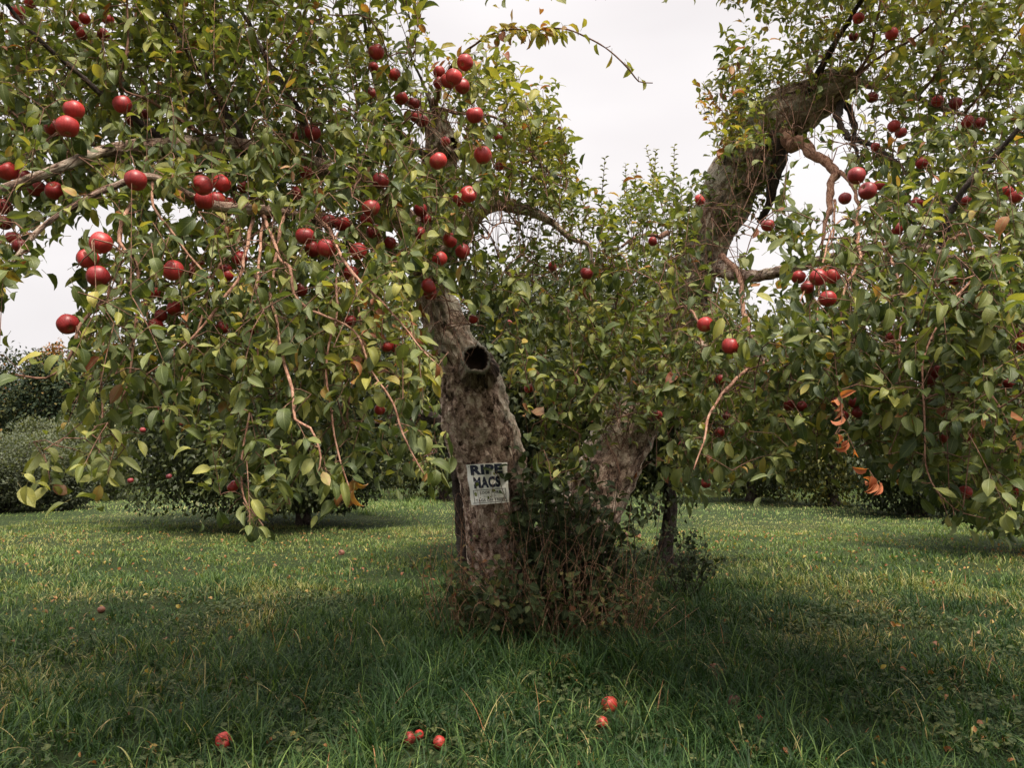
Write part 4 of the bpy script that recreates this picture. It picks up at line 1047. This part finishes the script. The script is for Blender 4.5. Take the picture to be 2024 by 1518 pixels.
# ================================================================== background trees
def leaf_cloud(mb, cen, rad, n, size, tint0, tsd, lobes=9, inner=0.45, seed=0, droop=0.4, shoots=0.0, zmin=0.3, rows=3, cols=3):
    """leaves gathered in clumps over a lumpy ellipsoid, thicker at its rim, with gaps between clumps"""
    r = np.random.default_rng(seed)
    cl = r.normal(0, 1, (lobes, 3)); cl = norm(cl); 
    cr = r.uniform(.62, .95, lobes)[:, None]
    cc = cl * cr; cw = r.uniform(.22, .42, lobes)
    k = r.integers(0, lobes, n)
    dirs = norm(r.normal(0, 1, (n, 3)))
    rr = r.random(n) ** .45
    p = cc[k] * (1 - .0) + dirs * (cw[k] * rr)[:, None]
    fill = r.random(n) < inner
    p[fill] = norm(r.normal(0, 1, (fill.sum(), 3))) * (r.random(fill.sum()) ** .4)[:, None] * .88
    out = norm(p)
    p = cen + p * rad
    m = p[:, 2] > zmin; p, out, k = p[m], out[m], k[m]; n = len(p)
    ax = norm(out * .6 + r.normal(0, .6, (n, 3)) + np.array([0, 0, -droop])); nm = norm(r.normal(0, .45, (n, 3)) + np.array([0, -.1, 1.0]) + out * .3)
    L_ = size * r.uniform(.65, 1.2, n)
    tn = np.clip(tint0 + r.normal(0, tsd, n) + (r.random(lobes)[k] - .5) * .16, 0, 1)
    leaves_mesh(mb, p, ax, nm, L_, L_ * r.uniform(.26, .34, n), r.uniform(.2, 1.2, n), r.uniform(.1, .5, n), tn, rows, cols, 0)
def sprout_leaves(mb, tw_, base, n, hgt, size, tint0, seed):
    r = np.random.default_rng(seed)
    for b in base:
        h = hgt * r.uniform(.5, 1.1); dr = norm(np.array([r.normal(0, .22), r.normal(0, .2), 1])); m = int(h / .022)
        f = np.linspace(0.1, 1, m)[:, None]; q = b + dr * h * f
        a = np.arange(m) * 2.4; rd = np.stack([np.cos(a), np.sin(a), np.full(m, .75)], -1)
        L_ = size * (1.15 - .55 * f[:, 0]) * r.uniform(.8, 1.1, m)
        leaves_mesh(mb, q, norm(rd + r.normal(0, .15, (m, 3))), norm(np.stack([-np.cos(a) * .5, -np.sin(a) * .5, np.ones(m)], -1)), L_, L_ * .30, r.uniform(.2, .9, m), r.uniform(.2, .6, m),
                    np.clip(tint0 + r.normal(0, .07, m) + .1 * f[:, 0], 0, 1), 4, 3, 0)
        tube(np.array([b, b + dr * h * .5, b + dr * h]), [.006, .004, .002], 4, tw_, cap=False)
def back_tree(foot, cen, rad, n, size, tint, tsd, label, seed, mat=M_LEAF_FAR, name="apple_tree", cat="apple tree", group="apple trees behind the front tree", trunk_r=.13, sprouts=None, lobes=12, zmin=.3, droop=.4, inner=.45, lean=(0, 0)):
    fx, fy = foot; t = empty(name, (fx, fy, gz(fx, fy)), label, cat, group)
    cen = np.array(cen, float); rad = np.array(rad, float)
    r = np.random.default_rng(seed)
    mb = Mesh(); top = cen + np.array([0, 0, -.1 * rad[2]])
    b0 = np.array([fx, fy, -.05]); midp = b0 * .5 + top * .5 + np.array([lean[0], lean[1], 0])
    ctrl = np.array([[*b0, trunk_r * 1.25], [*(b0 * .8 + midp * .2), trunk_r], [*midp, trunk_r * .8], [*top, trunk_r * .5]])
    gnarled(ctrl, .08, 24, mb, .1, seed=seed * 1.3, flare=.35)
    for i in range(14):
        e = cen + norm(r.normal(0, 1, 3)) * rad * .8
        if e[2] < .5: e[2] = .5
        s = midp * (1 - (q := r.uniform(.2, 1))) + top * q
        mm = (s + e) / 2 + np.array([0, 0, .15 * rad[2]])
        S_ = catmull(np.array([[*s, trunk_r * .45], [*mm, trunk_r * .28], [*e, trunk_r * .08]]), .12)
        tube(S_[:, :3], np.maximum(S_[:, 3], .004), 6, mb)
    lv = Mesh(); leaf_cloud(lv, cen, rad, n, size, tint, tsd, lobes, inner, seed, droop, zmin=zmin)
    mb2 = Mesh()
    if sprouts is not None: sprout_leaves(lv, mb2, sprouts, 0, .72, size * 1.05, tint + .18, seed + 5)
    mb.build("trunk", M_DARKBARK, t)
    if mb2.n: mb2.build("twigs", M_TWIG, t)
    lv.build("crown", mat, t)
    return t
def gp(px, d): return (px - W0 / 2) / FPX * d / cp
# 1. tree close behind, between the stems
d2 = 8.0
sp2 = [P(x, y, d2 + random.uniform(-.8, .8)) for x, y in [(985, 400), (1010, 360), (1040, 330), (1065, 350), (1085, 330), (1110, 340), (1130, 350), (1150, 395), (1165, 430), (1185, 440), (1215, 500), (1240, 440), (1250, 430), (1275, 420), (1290, 400), (1310, 410), (1330, 420), (1345, 470), (1230, 470), (1265, 480), (1300, 490), (1200, 540), (1090, 420), (1130, 480), (1050, 430), (1240, 560), (1280, 570), (1370, 560), (1150, 560)]]
c2 = P(1150, 720, d2)
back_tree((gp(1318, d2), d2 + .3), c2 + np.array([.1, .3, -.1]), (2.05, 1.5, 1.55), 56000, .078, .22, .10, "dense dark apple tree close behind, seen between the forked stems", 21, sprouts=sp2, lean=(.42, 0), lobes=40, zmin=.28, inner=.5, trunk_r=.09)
# 2. tree behind on the left
d1 = 13.0
sp1 = [P(x, y, d1 + random.uniform(-1, 1)) for x, y in [(300, 470), (330, 440), (355, 420), (380, 430), (410, 450), (440, 440), (280, 500), (470, 450), (520, 430), (600, 420)]]
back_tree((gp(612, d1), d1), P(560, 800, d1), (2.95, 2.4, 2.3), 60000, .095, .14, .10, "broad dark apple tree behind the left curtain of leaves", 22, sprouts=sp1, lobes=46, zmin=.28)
# 3. dark tree at far right
d3 = 9.5
back_tree((gp(2110, d3), d3), P(2010, 830, d3), (1.35, 1.2, 1.6), 30000, .08, .08, .08, "very dark apple tree at the right frame edge behind the leaves", 23, lobes=22, zmin=.12)
# 4, 5. trees across the mown strip on the right
d4 = 15.5
back_tree((gp(1800, d4), d4), P(1795, 890, d4), (1.35, 1.3, 1.45), 16000, .10, .10, .08, "low dark round apple tree across the grass at right", 24, lobes=18, zmin=.08)
d5 = 18.0
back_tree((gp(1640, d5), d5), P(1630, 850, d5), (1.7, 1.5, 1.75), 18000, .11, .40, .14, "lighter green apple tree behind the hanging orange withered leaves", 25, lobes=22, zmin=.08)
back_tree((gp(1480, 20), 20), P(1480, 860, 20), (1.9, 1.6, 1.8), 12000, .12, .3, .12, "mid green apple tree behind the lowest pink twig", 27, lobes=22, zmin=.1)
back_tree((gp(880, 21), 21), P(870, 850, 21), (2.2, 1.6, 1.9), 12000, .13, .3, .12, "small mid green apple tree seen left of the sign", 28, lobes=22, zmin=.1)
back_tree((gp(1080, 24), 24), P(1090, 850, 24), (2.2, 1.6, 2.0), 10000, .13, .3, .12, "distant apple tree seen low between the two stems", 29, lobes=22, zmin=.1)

for k_, (px_, d_, r_x, lab_) in enumerate([(1560, 27, 2.6, "rounded apple tree far across the grass left of the lighter one"), (1700, 30, 2.8, "far apple tree between the lighter and the low dark tree"), (1860, 26, 2.4, "far apple tree right of the low dark tree"),
        (1960, 32, 3.0, "farthest apple tree near the right frame edge"), (1230, 28, 2.8, "far apple tree low behind the right stem's foot"), (720, 28, 2.8, "far apple tree between the broad dark tree and trunk"), (250, 30, 2.6, "far apple tree in the field gap at left")]):
    back_tree((gp(px_, d_), d_), (gp(px_, d_), d_, 1.7), (r_x, 2.0, 1.75), 12000, .15, .22, .14, lab_, 80 + k_, lobes=26, zmin=.06)
def shrub(px, d, rx, top_py, n, size, tint, label, seed, bottom=None):
    zt = P(px, top_py, d)[2]; x = gp(px, d)
    t = empty("shrub", (x, d, gz(x, d)), label, "shrub", "shrubs at the left field edge")
    mb = Mesh(); leaf_cloud(mb, np.array([x, d, zt * .48]), np.array([rx, rx * .8, zt * .55]), n, size, tint, .12, 30, .5, seed, -.7, zmin=.05); mb.build("foliage", M_SHRUB, t)
    mb = Mesh(); r = np.random.default_rng(seed)
    for i in range(16):
        e = np.array([x, d, zt * .7]) + r.normal(0, 1, 3) * np.array([rx * .45, rx * .3, zt * .08])
        tube(catmull(np.array([[x + r.normal(0, .12), d + r.normal(0, .1), -.03, 0], [*((e + [x, d, 0]) / 2 + r.normal(0, .06, 3)), 0], [*e, 0]]), .3)[:, :3], np.linspace(.02, .006, len(catmull(np.array([[x, d, -.03, 0], [*((e + [x, d, 0]) / 2), 0], [*e, 0]]), .3))) if False else .012, 5, mb)
    mb.build("stems", M_DARKBARK, t)
shrub(20, 16.5, 1.5, 850, 26000, .075, .35, "large grey green shrub at the left frame edge below dark woods", 31)
shrub(115, 19.5, 1.3, 822, 20000, .08, .42, "pale feathery shrub behind the large grey green shrub", 32)
shrub(205, 21.0, 1.4, 832, 20000, .08, .52, "yellowish shrub between pale feathery shrub and broad dark tree", 33)
shrub(148, 17.0, .62, 915, 8000, .07, .20, "small dark rounded shrub with reddish stems right of large shrub", 34)
shrub(-110, 17.5, 1.5, 840, 12000, .08, .35, "grey green shrub just past the left frame edge", 35)

wood = [(-60, 62, 7.5, 690, .15, 'dark'), (35, 60, 6.5, 684, .62, 'olive'), (95, 68, 4.2, 686, .80, 'orange'), (120, 58, 6.5, 700, .35, 'green'),
        (185, 64, 7.0, 690, .5, 'tall olive'), (270, 60, 6, 715, .2, 'dark'), (400, 70, 8, 740, .3, 'green'), (560, 70, 8, 760, .3, 'green'), (740, 74, 8, 780, .2, 'dark'),
        (930, 74, 8, 790, .35, 'green'), (1130, 74, 8, 800, .2, 'dark'), (1330, 72, 8, 800, .3, 'green'), (1520, 70, 7, 812, .2, 'dark'), (1680, 72, 7, 800, .4, 'olive'), (1850, 70, 8, 790, .2, 'dark'), (2030, 68, 8, 780, .3, 'green')]
wl = ["dark tree of the distant wood at the left frame edge", "olive crowned tree first in the distant left wood", "orange autumn tree of the distant wood above the shrubs", "green tree right of the orange autumn tree in the wood",
      "tall olive tree of the wood by the lone dark apple", "dark wood tree behind the left curtain's edge"]
for i, (px, d, rx, top, tint, w_) in enumerate(wood):
    tint = {.80: .70, .62: .45, .5: .4}.get(tint, tint)
    zt = P(px, top, d)[2]; x = gp(px, d)
    lab = wl[i] if i < len(wl) else "distant wood tree mostly hidden behind the orchard trees"
    back_tree((x, d), (x, d, zt * .52), (rx * .62, rx * .5, zt * .5), 9000, .34, tint, .12, lab, 50 + i, M_WOODS, "woodland_tree", "tree", "trees of the distant wood", .3, lobes=26, zmin=.2, inner=.55)

# small apples on the trees behind
F_ME = A_ME[0].copy(); F_ME.materials.clear(); F_ME.materials.append(A_FARMAT)
BA = []
def back_apples(desc, pts, d):
    pts = sorted(pts); nm = ["leftmost", "second from left", "third from left", "fourth from left", "fifth from left", "sixth from left", "seventh from left", "eighth from left"]
    if len(pts) == 2: nm = ["left", "right"]
    for i, (px, py) in enumerate(pts):
        k = nm[i] if i < len(pts) - 1 or len(pts) == 2 else "rightmost"
        p = P(px, py, d); 
        put_apple("apple", p, 1.12, (random.uniform(-.4, .4), random.uniform(-.4, .4), random.uniform(0, 6)), k + " small apple on " + desc, "apple", "small apples on the trees behind", F_ME, False)
back_apples("the broad dark tree behind at left", [(297, 812), (308, 808), (325, 832), (358, 836), (282, 850), (334, 942), (258, 950), (400, 870)], 10.4)
back_apples("the dark tree seen between the stems", [(1060, 735), (1120, 620), (1210, 690), (1010, 640), (1420, 930), (1350, 880)], 6.3)
back_apples("the lighter tree behind the withered leaves", [(1545, 905), (1600, 890), (1580, 930), (1570, 870)], 16.3)

# ================================================================== thicket at the foot of the tree
random.seed(40); rng = np.random.default_rng(40)
def leafy_stem(mb_l, mb_s, pts, r0, nl, size, tint, tsd, up=True):
    S_ = catmull(np.array([[*p, 0] for p in pts]), .02)[:, :3]
    tube(S_, np.linspace(r0, r0 * .4, len(S_)), 5, mb_s, cap=False)
    k = (rng.uniform(.25, 1, nl) * (len(S_) - 1)).astype(int); base = S_[k]
    ax = norm(rng.normal(0, .7, (nl, 3)) + np.array([0, -.15, .1])); nm = norm(rng.normal(0, .35, (nl, 3)) + np.array([0, -.3, 1]))
    L_ = size * rng.uniform(.6, 1.2, nl)
    leaves_mesh(mb_l, base, ax, nm, L_, L_ * rng.uniform(.32, .44, nl), rng.uniform(.2, 1.0, nl), rng.uniform(.1, .5, nl), np.clip(rng.normal(tint, tsd, nl), 0, 1), 5, 3, .35)
def thicket(name, label, cat, xs, d, n, htop, size, tint, tsd, smat=M_DARKBARK, nl=16, lean=.12):
    x0, x1 = xs; c = groundP((x0 + x1) / 2, 1240); t = empty(name, (P((x0 + x1) / 2, 1200, d[0])[0], (d[0] + d[1]) / 2, 0), label, cat)
    l_, s_ = Mesh(), Mesh()
    for _ in range(n):
        px = random.uniform(x0, x1); dd = random.uniform(*d); b = P(px, 1200, dd); b[2] = 0
        h = htop * random.uniform(.55, 1.1); e = b + np.array([random.gauss(0, lean), random.gauss(-.05, lean), h])
        m = (b + e) / 2 + np.array([random.gauss(0, .05), random.gauss(0, .05), .05])
        leafy_stem(l_, s_, [b, m, e], .004, nl, size, tint, tsd)
    s_.build("stems", smat, t); l_.build("foliage", M_DULL, t)
thicket("sucker_shoots", "leafy green sucker shoots sprouting between the two stems", "shoots", (1045, 1165), (5.0, 5.7), 50, 1.25, .080, .22, .10, nl=20)
thicket("sucker_shoots", "dusky leafy shoots in front of the right stem's foot", "shoots", (1120, 1235), (4.9, 5.4), 36, .95, .072, .16, .10, nl=18)
thicket("bramble", "bramble with reddish leaves left of the signed stem's foot", "bramble", (870, 930), (4.9, 5.3), 16, .60, .036, .45, .26, M_DRY, 14)
thicket("bramble", "low dark bramble hugging the front of the trunk base", "bramble", (930, 1130), (4.65, 5.2), 80, .52, .055, .28, .16, M_DRY, 15)
thicket("bramble", "bramble with rusty leaves right of the dry stalks", "bramble", (1130, 1260), (4.65, 5.2), 46, .45, .044, .36, .24, M_DRY, 14)
thicket("shrub", "small dark leafy shrub on the grass right of the trunks", "shrub", (1310, 1380), (6.3, 6.8), 24, .55, .05, .10, .06, nl=18)
random.seed(41); rng = np.random.default_rng(41)
# small vine climbing over the sign
def vine():
    t = empty("vine", P(965, 1060, 5.12), "thin green vine climbing in front of the paper sign", "vine")
    l_, s_ = Mesh(), Mesh()
    for pts in ([(962, 1075, 5.12), (950, 1000, 5.13), (942, 965, 5.14), (934, 935, 5.15)], [(968, 1075, 5.12), (970, 1000, 5.12), (976, 950, 5.13), (984, 930, 5.14)],
                [(975, 1070, 5.12), (985, 1010, 5.13), (1000, 975, 5.15)], [(955, 1080, 5.12), (930, 1040, 5.12), (920, 1000, 5.15)]):
        q = [P(*a) for a in pts]; S_ = catmull(np.array([[*p, 0] for p in q]), .02)[:, :3]; tube(S_, .0012, 4, s_, cap=False)
        m = 4; k = (rng.random(m) ** .6 * (len(S_) * .75 - 1)).astype(int)
        L_ = rng.uniform(.012, .026, m); leaves_mesh(l_, S_[k], norm(rng.normal(0, .6, (m, 3)) + [0, 0, .3]), norm(rng.normal(0, .4, (m, 3)) + [0, -1, .7]), L_, L_ * .42, rng.uniform(.1, .6, m), rng.uniform(.1, .5, m), rng.uniform(.2, .5, m), 5, 3, .3)
    # the two leaves lying over the word
    B = np.array([P(944, 952, 5.11), P(972, 968, 5.11), P(978, 940, 5.11), P(965, 980, 5.11)])
    leaves_mesh(l_, B, norm(np.array([[-.2, 0, -1], [.9, 0, -.4], [-.4, 0, .9], [.1, 0, -1.]])), np.tile([0, -1., .1], (4, 1)), np.array([.034, .028, .022, .024]), np.array([.012, .009, .006, .008]), np.full(4, .3), np.full(4, .2), np.array([.2, .3, .5, .15]), 6, 5, .1)
    s_.build("stems", M_TWIG, t); l_.build("foliage", M_LEAF, t)
vine()
def dry_stalks(label, xs, d, n, h0, h1, lean):
    t = empty("dry_stalks", (P(sum(xs) / 2, 1200, d[0])[0], sum(d) / 2, 0), label, "dry stalks")
    mb = Mesh(); clumps_ = [(random.uniform(*xs), random.uniform(*d), random.uniform(.6, 1.15), random.gauss(0, lean)) for _ in range(11)]
    for _ in range(n):
        cw_ = random.choice(clumps_); px = cw_[0] + random.gauss(0, 9); dd = cw_[1] + random.gauss(0, .05); b = P(px, 1200, dd); b[2] = -.01
        h = random.uniform(h0, h1) * cw_[2]; e = b + np.array([cw_[3] + random.gauss(0, lean), random.gauss(-.05, lean), h])
        m = (b + e) / 2 + np.array([random.gauss(0, .035), random.gauss(0, .035), .02])
        ctrl = [[*b, 0], [*m, 0], [*e, 0]]
        if random.random() < .3: ctrl.append([e[0] + random.gauss(0, .15), e[1] + random.gauss(-.05, .06), e[2] - random.uniform(.05, .3), 0])
        S_ = catmull(np.array(ctrl), .04)[:, :3]; tube(S_, np.linspace(random.uniform(.0016, .0032), .0009, len(S_)), 4, mb, cap=False)
    mb.build("stalks", M_DRY, t)
dry_stalks("thick bundle of reddish dry stalks between the stems' feet", (1015, 1105), (4.7, 5.1), 75, .30, 1.15, .22)
dry_stalks("upright rusty dry stalks before the right stem", (1115, 1245), (4.75, 5.15), 85, .40, 1.12, .12)
dry_stalks("few tall straw stalks left of the signed stem", (885, 935), (4.8, 5.2), 16, .45, .95, .08)
dry_stalks("tangled straw lying out over the grass right of thicket", (1090, 1240), (4.6, 4.9), 24, .12, .45, .35)

# ================================================================== grass
def blades(mb, x, y, h, w, lean, tint, seg, seed):
    r = np.random.default_rng(seed); n = len(x); z = ground_height(x, y)
    a = r.random(n) * 2 * math.pi; d = np.stack([np.cos(a), np.sin(a), np.zeros(n)], -1)
    b = a + math.pi / 2 + r.normal(0, .5, n); sd = np.stack([np.cos(b), np.sin(b), np.zeros(n)], -1)
    s = np.linspace(0, 1, seg + 1)[None, :]
    th0 = np.abs(r.normal(0, .55, n))[:, None]; th = th0 + lean[:, None] * s ** 1.1
    ds = h[:, None] / seg
    th_m = th[:, :-1]
    X = np.concatenate([np.zeros((n, 1)), np.cumsum(np.sin(th_m) * ds, 1)], 1); Z = np.concatenate([np.zeros((n, 1)), np.cumsum(np.cos(th_m) * ds, 1)], 1)
    C = np.stack([x, y, z - .004], -1)[:, None] + d[:, None] * X[..., None] + np.array([0, 0, 1.0]) * Z[..., None]
    C[..., 2] = np.maximum(C[..., 2], z[:, None] + .004)
    wd = w[:, None] * (1 - s ** 2.2 * .93)
    V = np.stack([C - sd[:, None] * wd[..., None], C + sd[:, None] * wd[..., None]], 2).reshape(-1, 3)
    k = np.arange(seg) * 2; f = np.stack([k, k + 1, k + 3, k + 2], -1)
    F = (f[None] + (np.arange(n) * 2 * (seg + 1))[:, None, None]).reshape(-1, 4)
    mb.add(V, F, None, lu=np.zeros(len(V)), lv=np.tile(np.repeat(s[0], 2), n), tint=np.repeat(tint, 2 * (seg + 1)))
def in_view(x, y, m=0.78): return np.abs(x) < y * m + 0.6
FALL_PX = [(441, 1481), (808, 1474), (828, 1466), (868, 1478), (1190, 1428), (1205, 1392), (1500, 1416), (1412, 1332), (1450, 1388), (675, 1084), (200, 1206), (1236, 1050), (1262, 1052)]
FALL_G = [groundP(a, b + 10) for a, b in FALL_PX]
def clear_of_apples(x, y):
    ok = np.ones(len(x), bool)
    for g in FALL_G:
        ok &= ~((np.hypot(x - g[0], y - g[1]) < .045) | ((np.abs(x - g[0] * y / g[1]) < .04) & (y < g[1]) & (y > g[1] - .26)))
    return ok
gmb = Mesh()
def scatter(n, y0, y1, seed, clump=0.0):
    r = np.random.default_rng(seed)
    y = np.sqrt(r.random(n) * (y1 ** 2 - y0 ** 2) + y0 ** 2); x = (r.random(n) * 2 - 1) * (y * .78 + .5)
    if clump:
        nc = n // 14; k = r.integers(0, nc, n); x = x[k] + r.normal(0, clump, n); y = y[k] + r.normal(0, clump, n)
    return x, y
def lush(x, y):
    """0 mown and strawy .. 1 long and green; the long grass stands round the trunk and in front of it"""
    v = vnoise(x, y, .8, 3) * .5 + vnoise(x, y, 2.2, 4) * .3
    base = np.clip(1.25 - (y - 3.0) * .16, .1, 1.2) * np.interp(x / np.maximum(y, .1), [-.7, -.35, .0, .3, .5, .7], [.55, .8, 1.1, 1.05, .7, .55])
    tr = np.exp(-((x - .15) ** 2 + (y - 5.1) ** 2) / .9)
    return np.clip(base * .6 + v * .55 + tr * .7, 0, 1.6)
def gtint(x, y, seed):
    r = np.random.default_rng(seed); n = len(x)
    lu_ = lush(x, y); straw = vnoise(x, y, 1.1, 7) * .6 + vnoise(x, y, 3.1, 8) * .4
    right = np.clip((x - .9) / 2.0, 0, 1) * np.exp(-((y - 7.0) / 2.6) ** 2)
    left = np.clip((-x - .9) / 2.0, 0, 1) * np.exp(-((y - 5.6) / 1.6) ** 2)
    pdry = np.clip((straw - .54) * 1.9 + .34 * right + .20 * left - .10 * (lu_ - .6) + .03 - .05 * (y > 9), .02, .6)
    pdry = pdry * np.clip((y - 2.2) / 3.2, .10, 1) * np.where((np.abs(x) < 1.6) & (y < 7.5), .45, 1); t = r.normal(.28, .13, n) + .26 * np.clip((y - 6) / 5, 0, 1) - .08 * (lu_ > .9)
    t += (vnoise(x, y, .75, 31) - .5) * .22 + (vnoise(x, y, 4.0, 33) - .5) * .14
    dry = r.random(n) < pdry; t[dry] = r.uniform(.62, np.where(y[dry] > 6.5, .80, .93)); t[r.random(n) < .006] = 1.0
    return np.clip(t, 0, 1)
# foreground turf
for n, y0, y1, sc_, wid, seg, seed, cl in ((30000, 2.05, 4.2, .75, .0022, 5, 101, 0), (30000, 2.05, 4.4, 1.45, .0030, 7, 102, .022), (42000, 4.0, 7.0, .85, .0027, 4, 103, 0), (34000, 4.0, 7.4, 1.3, .0033, 6, 104, .028),
                                          (60000, 6.8, 13.0, .95, .0042, 3, 105, 0), (18000, 7.0, 14.0, 1.3, .0045, 3, 109, .06), (42000, 12.5, 26.0, 1.1, .009, 2, 106, 0), (26000, 25.0, 60.0, 1.3, .022, 2, 107, 0)):
    x, y = scatter(n, y0, y1, seed, cl); m = (y > 1.9); x, y = x[m], y[m]; r = np.random.default_rng(seed + 50)
    lu_ = lush(x, y); patch = .55 + 1.0 * np.clip(vnoise(x, y, 2.6, 21) * 1.6 - .35, 0, 1); h = (0.038 + .088 * lu_ ** 1.2) * patch * r.uniform(.45, 1.25, len(x)) * sc_
    if y0 > 12: h *= .8
    tn = gtint(x, y, seed + 9)
    lean = r.uniform(.4, 2.6, len(x)) * (0.75 + .25 * (cl > 0))
    cl_ok = clear_of_apples(x, y)
    x, y, h, tn, lean = x[cl_ok], y[cl_ok], h[cl_ok], tn[cl_ok], lean[cl_ok]
    blades(gmb, x, y, h, np.full(len(x), wid) * r.uniform(.6, 1.3, len(x)), lean, tn, seg, seed)
# tall tufts round the foot of the tree and a scatter of coarse clumps
def tufts(centers, per, spread, h0, h1, wid, seed, t0=.3):
    r = np.random.default_rng(seed); c = np.repeat(np.array(centers), per, 0); n = len(c)
    x = c[:, 0] + r.normal(0, spread, n); y = c[:, 1] + r.normal(0, spread, n)
    ok = clear_of_apples(x, y); x, y = x[ok], y[ok]; n = len(x)
    t = np.clip(r.normal(t0, .12, n), 0, .6); dr = r.random(n) < .06; t[dr] = r.uniform(.7, .9, dr.sum())
    blades(gmb, x, y, r.uniform(h0, h1, n), np.full(n, wid) * r.uniform(.6, 1.3, n), r.uniform(.5, 2.3, n), t, 7, seed)
ring = [(0.1 + random.gauss(0, .75), 4.55 + random.gauss(0, .28)) for _ in range(60)]
tufts(ring, 30, .05, .14, .34, .0028, 201)
tufts([(random.uniform(-2.4, 2.4), random.uniform(2.3, 4.6)) for _ in range(230)], 24, .04, .08, .23, .0032, 202, .28)
tufts([(random.uniform(-5, 5), random.uniform(5, 9)) for _ in range(110)], 22, .07, .08, .20, .0036, 203, .34)
tufts([groundP(random.uniform(1480, 1700), random.uniform(940, 975))[:2] for _ in range(90)], 22, .14, .12, .30, .008, 204, .30)
tufts([groundP(random.uniform(640, 860), random.uniform(985, 1020))[:2] for _ in range(90)], 24, .10, .10, .28, .006, 205, .42)
tag(gmb.build("grass", M_GRASS), "rough green orchard grass with straw patches under the trees", "grass", kind='stuff')
# broad-leaved weeds and clover among the grass
cmb = Mesh(); r_ = np.random.default_rng(301); nW = 3600
wc = np.stack([r_.uniform(-3.2, 3.2, nW), r_.uniform(2.1, 6.5, nW)], -1); wc = wc[(vnoise(wc[:, 0], wc[:, 1], 1.7, 12) > .46)]
base = np.repeat(wc, 6, 0) + r_.normal(0, .035, (len(wc) * 6, 2)); n = len(base)
B = np.column_stack([base, ground_height(base[:, 0], base[:, 1]) + r_.uniform(.01, .075, n)])
L_ = r_.uniform(.014, .036, n)
leaves_mesh(cmb, B, norm(r_.normal(0, 1, (n, 3)) * [1, 1, .25]), norm(r_.normal(0, .3, (n, 3)) + [0, -.1, 1]), L_, L_ * r_.uniform(.38, .5, n), r_.uniform(.1, .8, n), r_.uniform(.05, .4, n), np.clip(r_.normal(.30, .1, n), 0, .6), 4, 3, .2)
tag(cmb.build("weeds", M_DULL), "low broad leaved weeds and clover among the grass", "weeds", kind='stuff')
# fallen leaves as litter
lmb = Mesh(); n = 1700; yy = np.sqrt(r_.random(n) * (12 ** 2 - 2.1 ** 2) + 2.1 ** 2); xx = (r_.random(n) * 2 - 1) * yy * .75
B = np.column_stack([xx, yy, ground_height(xx, yy) + r_.uniform(.015, .06, n)]); L_ = r_.uniform(.02, .05, n)
leaves_mesh(lmb, B, norm(r_.normal(0, 1, (n, 3)) * [1, 1, .3]), norm(r_.normal(0, .5, (n, 3)) + [0, -.2, 1]), L_, L_ * .32, r_.uniform(.5, 2.4, n), r_.uniform(.2, .9, n), r_.uniform(.78, 1, n), 5, 3, .1)
tag(lmb.build("fallen_leaves", M_LEAF), "brown and orange fallen leaves strewn in the grass", "leaves", kind='stuff')

# ================================================================== apples on the ground
R_ME = A_ME[0].copy(); R_ME.materials.clear(); R_ME.materials.append(M_ROT)
G_ME = A_ME[1].copy(); G_ME.materials.clear(); G_ME.materials.append(M_FALL)
FA = [(441, 1481, 34, G_ME, "bright red fallen apple in the front grass at lower left"),
      (808, 1474, 28, G_ME, "leftmost of three fallen apples at the bottom centre"), (828, 1466, 20, G_ME, "middle small one of three fallen apples at bottom centre"), (868, 1478, 26, G_ME, "rightmost of three fallen apples at the bottom centre"),
      (1190, 1428, 25, G_ME, "small bright fallen apple resting in feathery weeds"), (1205, 1392, 34, G_ME, "bigger fallen apple just behind the one in feathery weeds"),
      (1500, 1416, 15, G_ME, "tiny red fallen apple right of the rotten brown patch"), (1412, 1332, 30, R_ME, "upper rotten brown fallen apple right of the thicket"),
      (1450, 1388, 40, R_ME, "lower squashed rotten fallen apple in dark grass"), (675, 1084, 16, R_ME, "brown fallen apple in the shade left of the trunk"),
      (200, 1206, 15, R_ME, "brown fallen apple on open grass at the left"),
      (1236, 1050, 26, R_ME, "rusty windfall left of pair behind the thicket's right side"), (1262, 1052, 26, R_ME, "rusty windfall right of pair behind the thicket's right side")]
for px, py, dia, me, lab in FA:
    g = groundP(px, py + 10); f = proj(g)[2]; sc = float(np.clip(dia * f / FPX / .0735, .5, 1.15))
    p = (g[0], g[1], gz(g[0], g[1]) + .024 + (.004 if g[1] < 4 else 0))
    put_apple("fallen_apple", p, sc, (random.uniform(-1.5, 1.5), random.uniform(-1.5, 1.5), random.uniform(0, 6)), lab, "fallen apple", "apples fallen in the grass", me)
for o in bpy.data.objects:
    if '_w' in o: del o['_w']
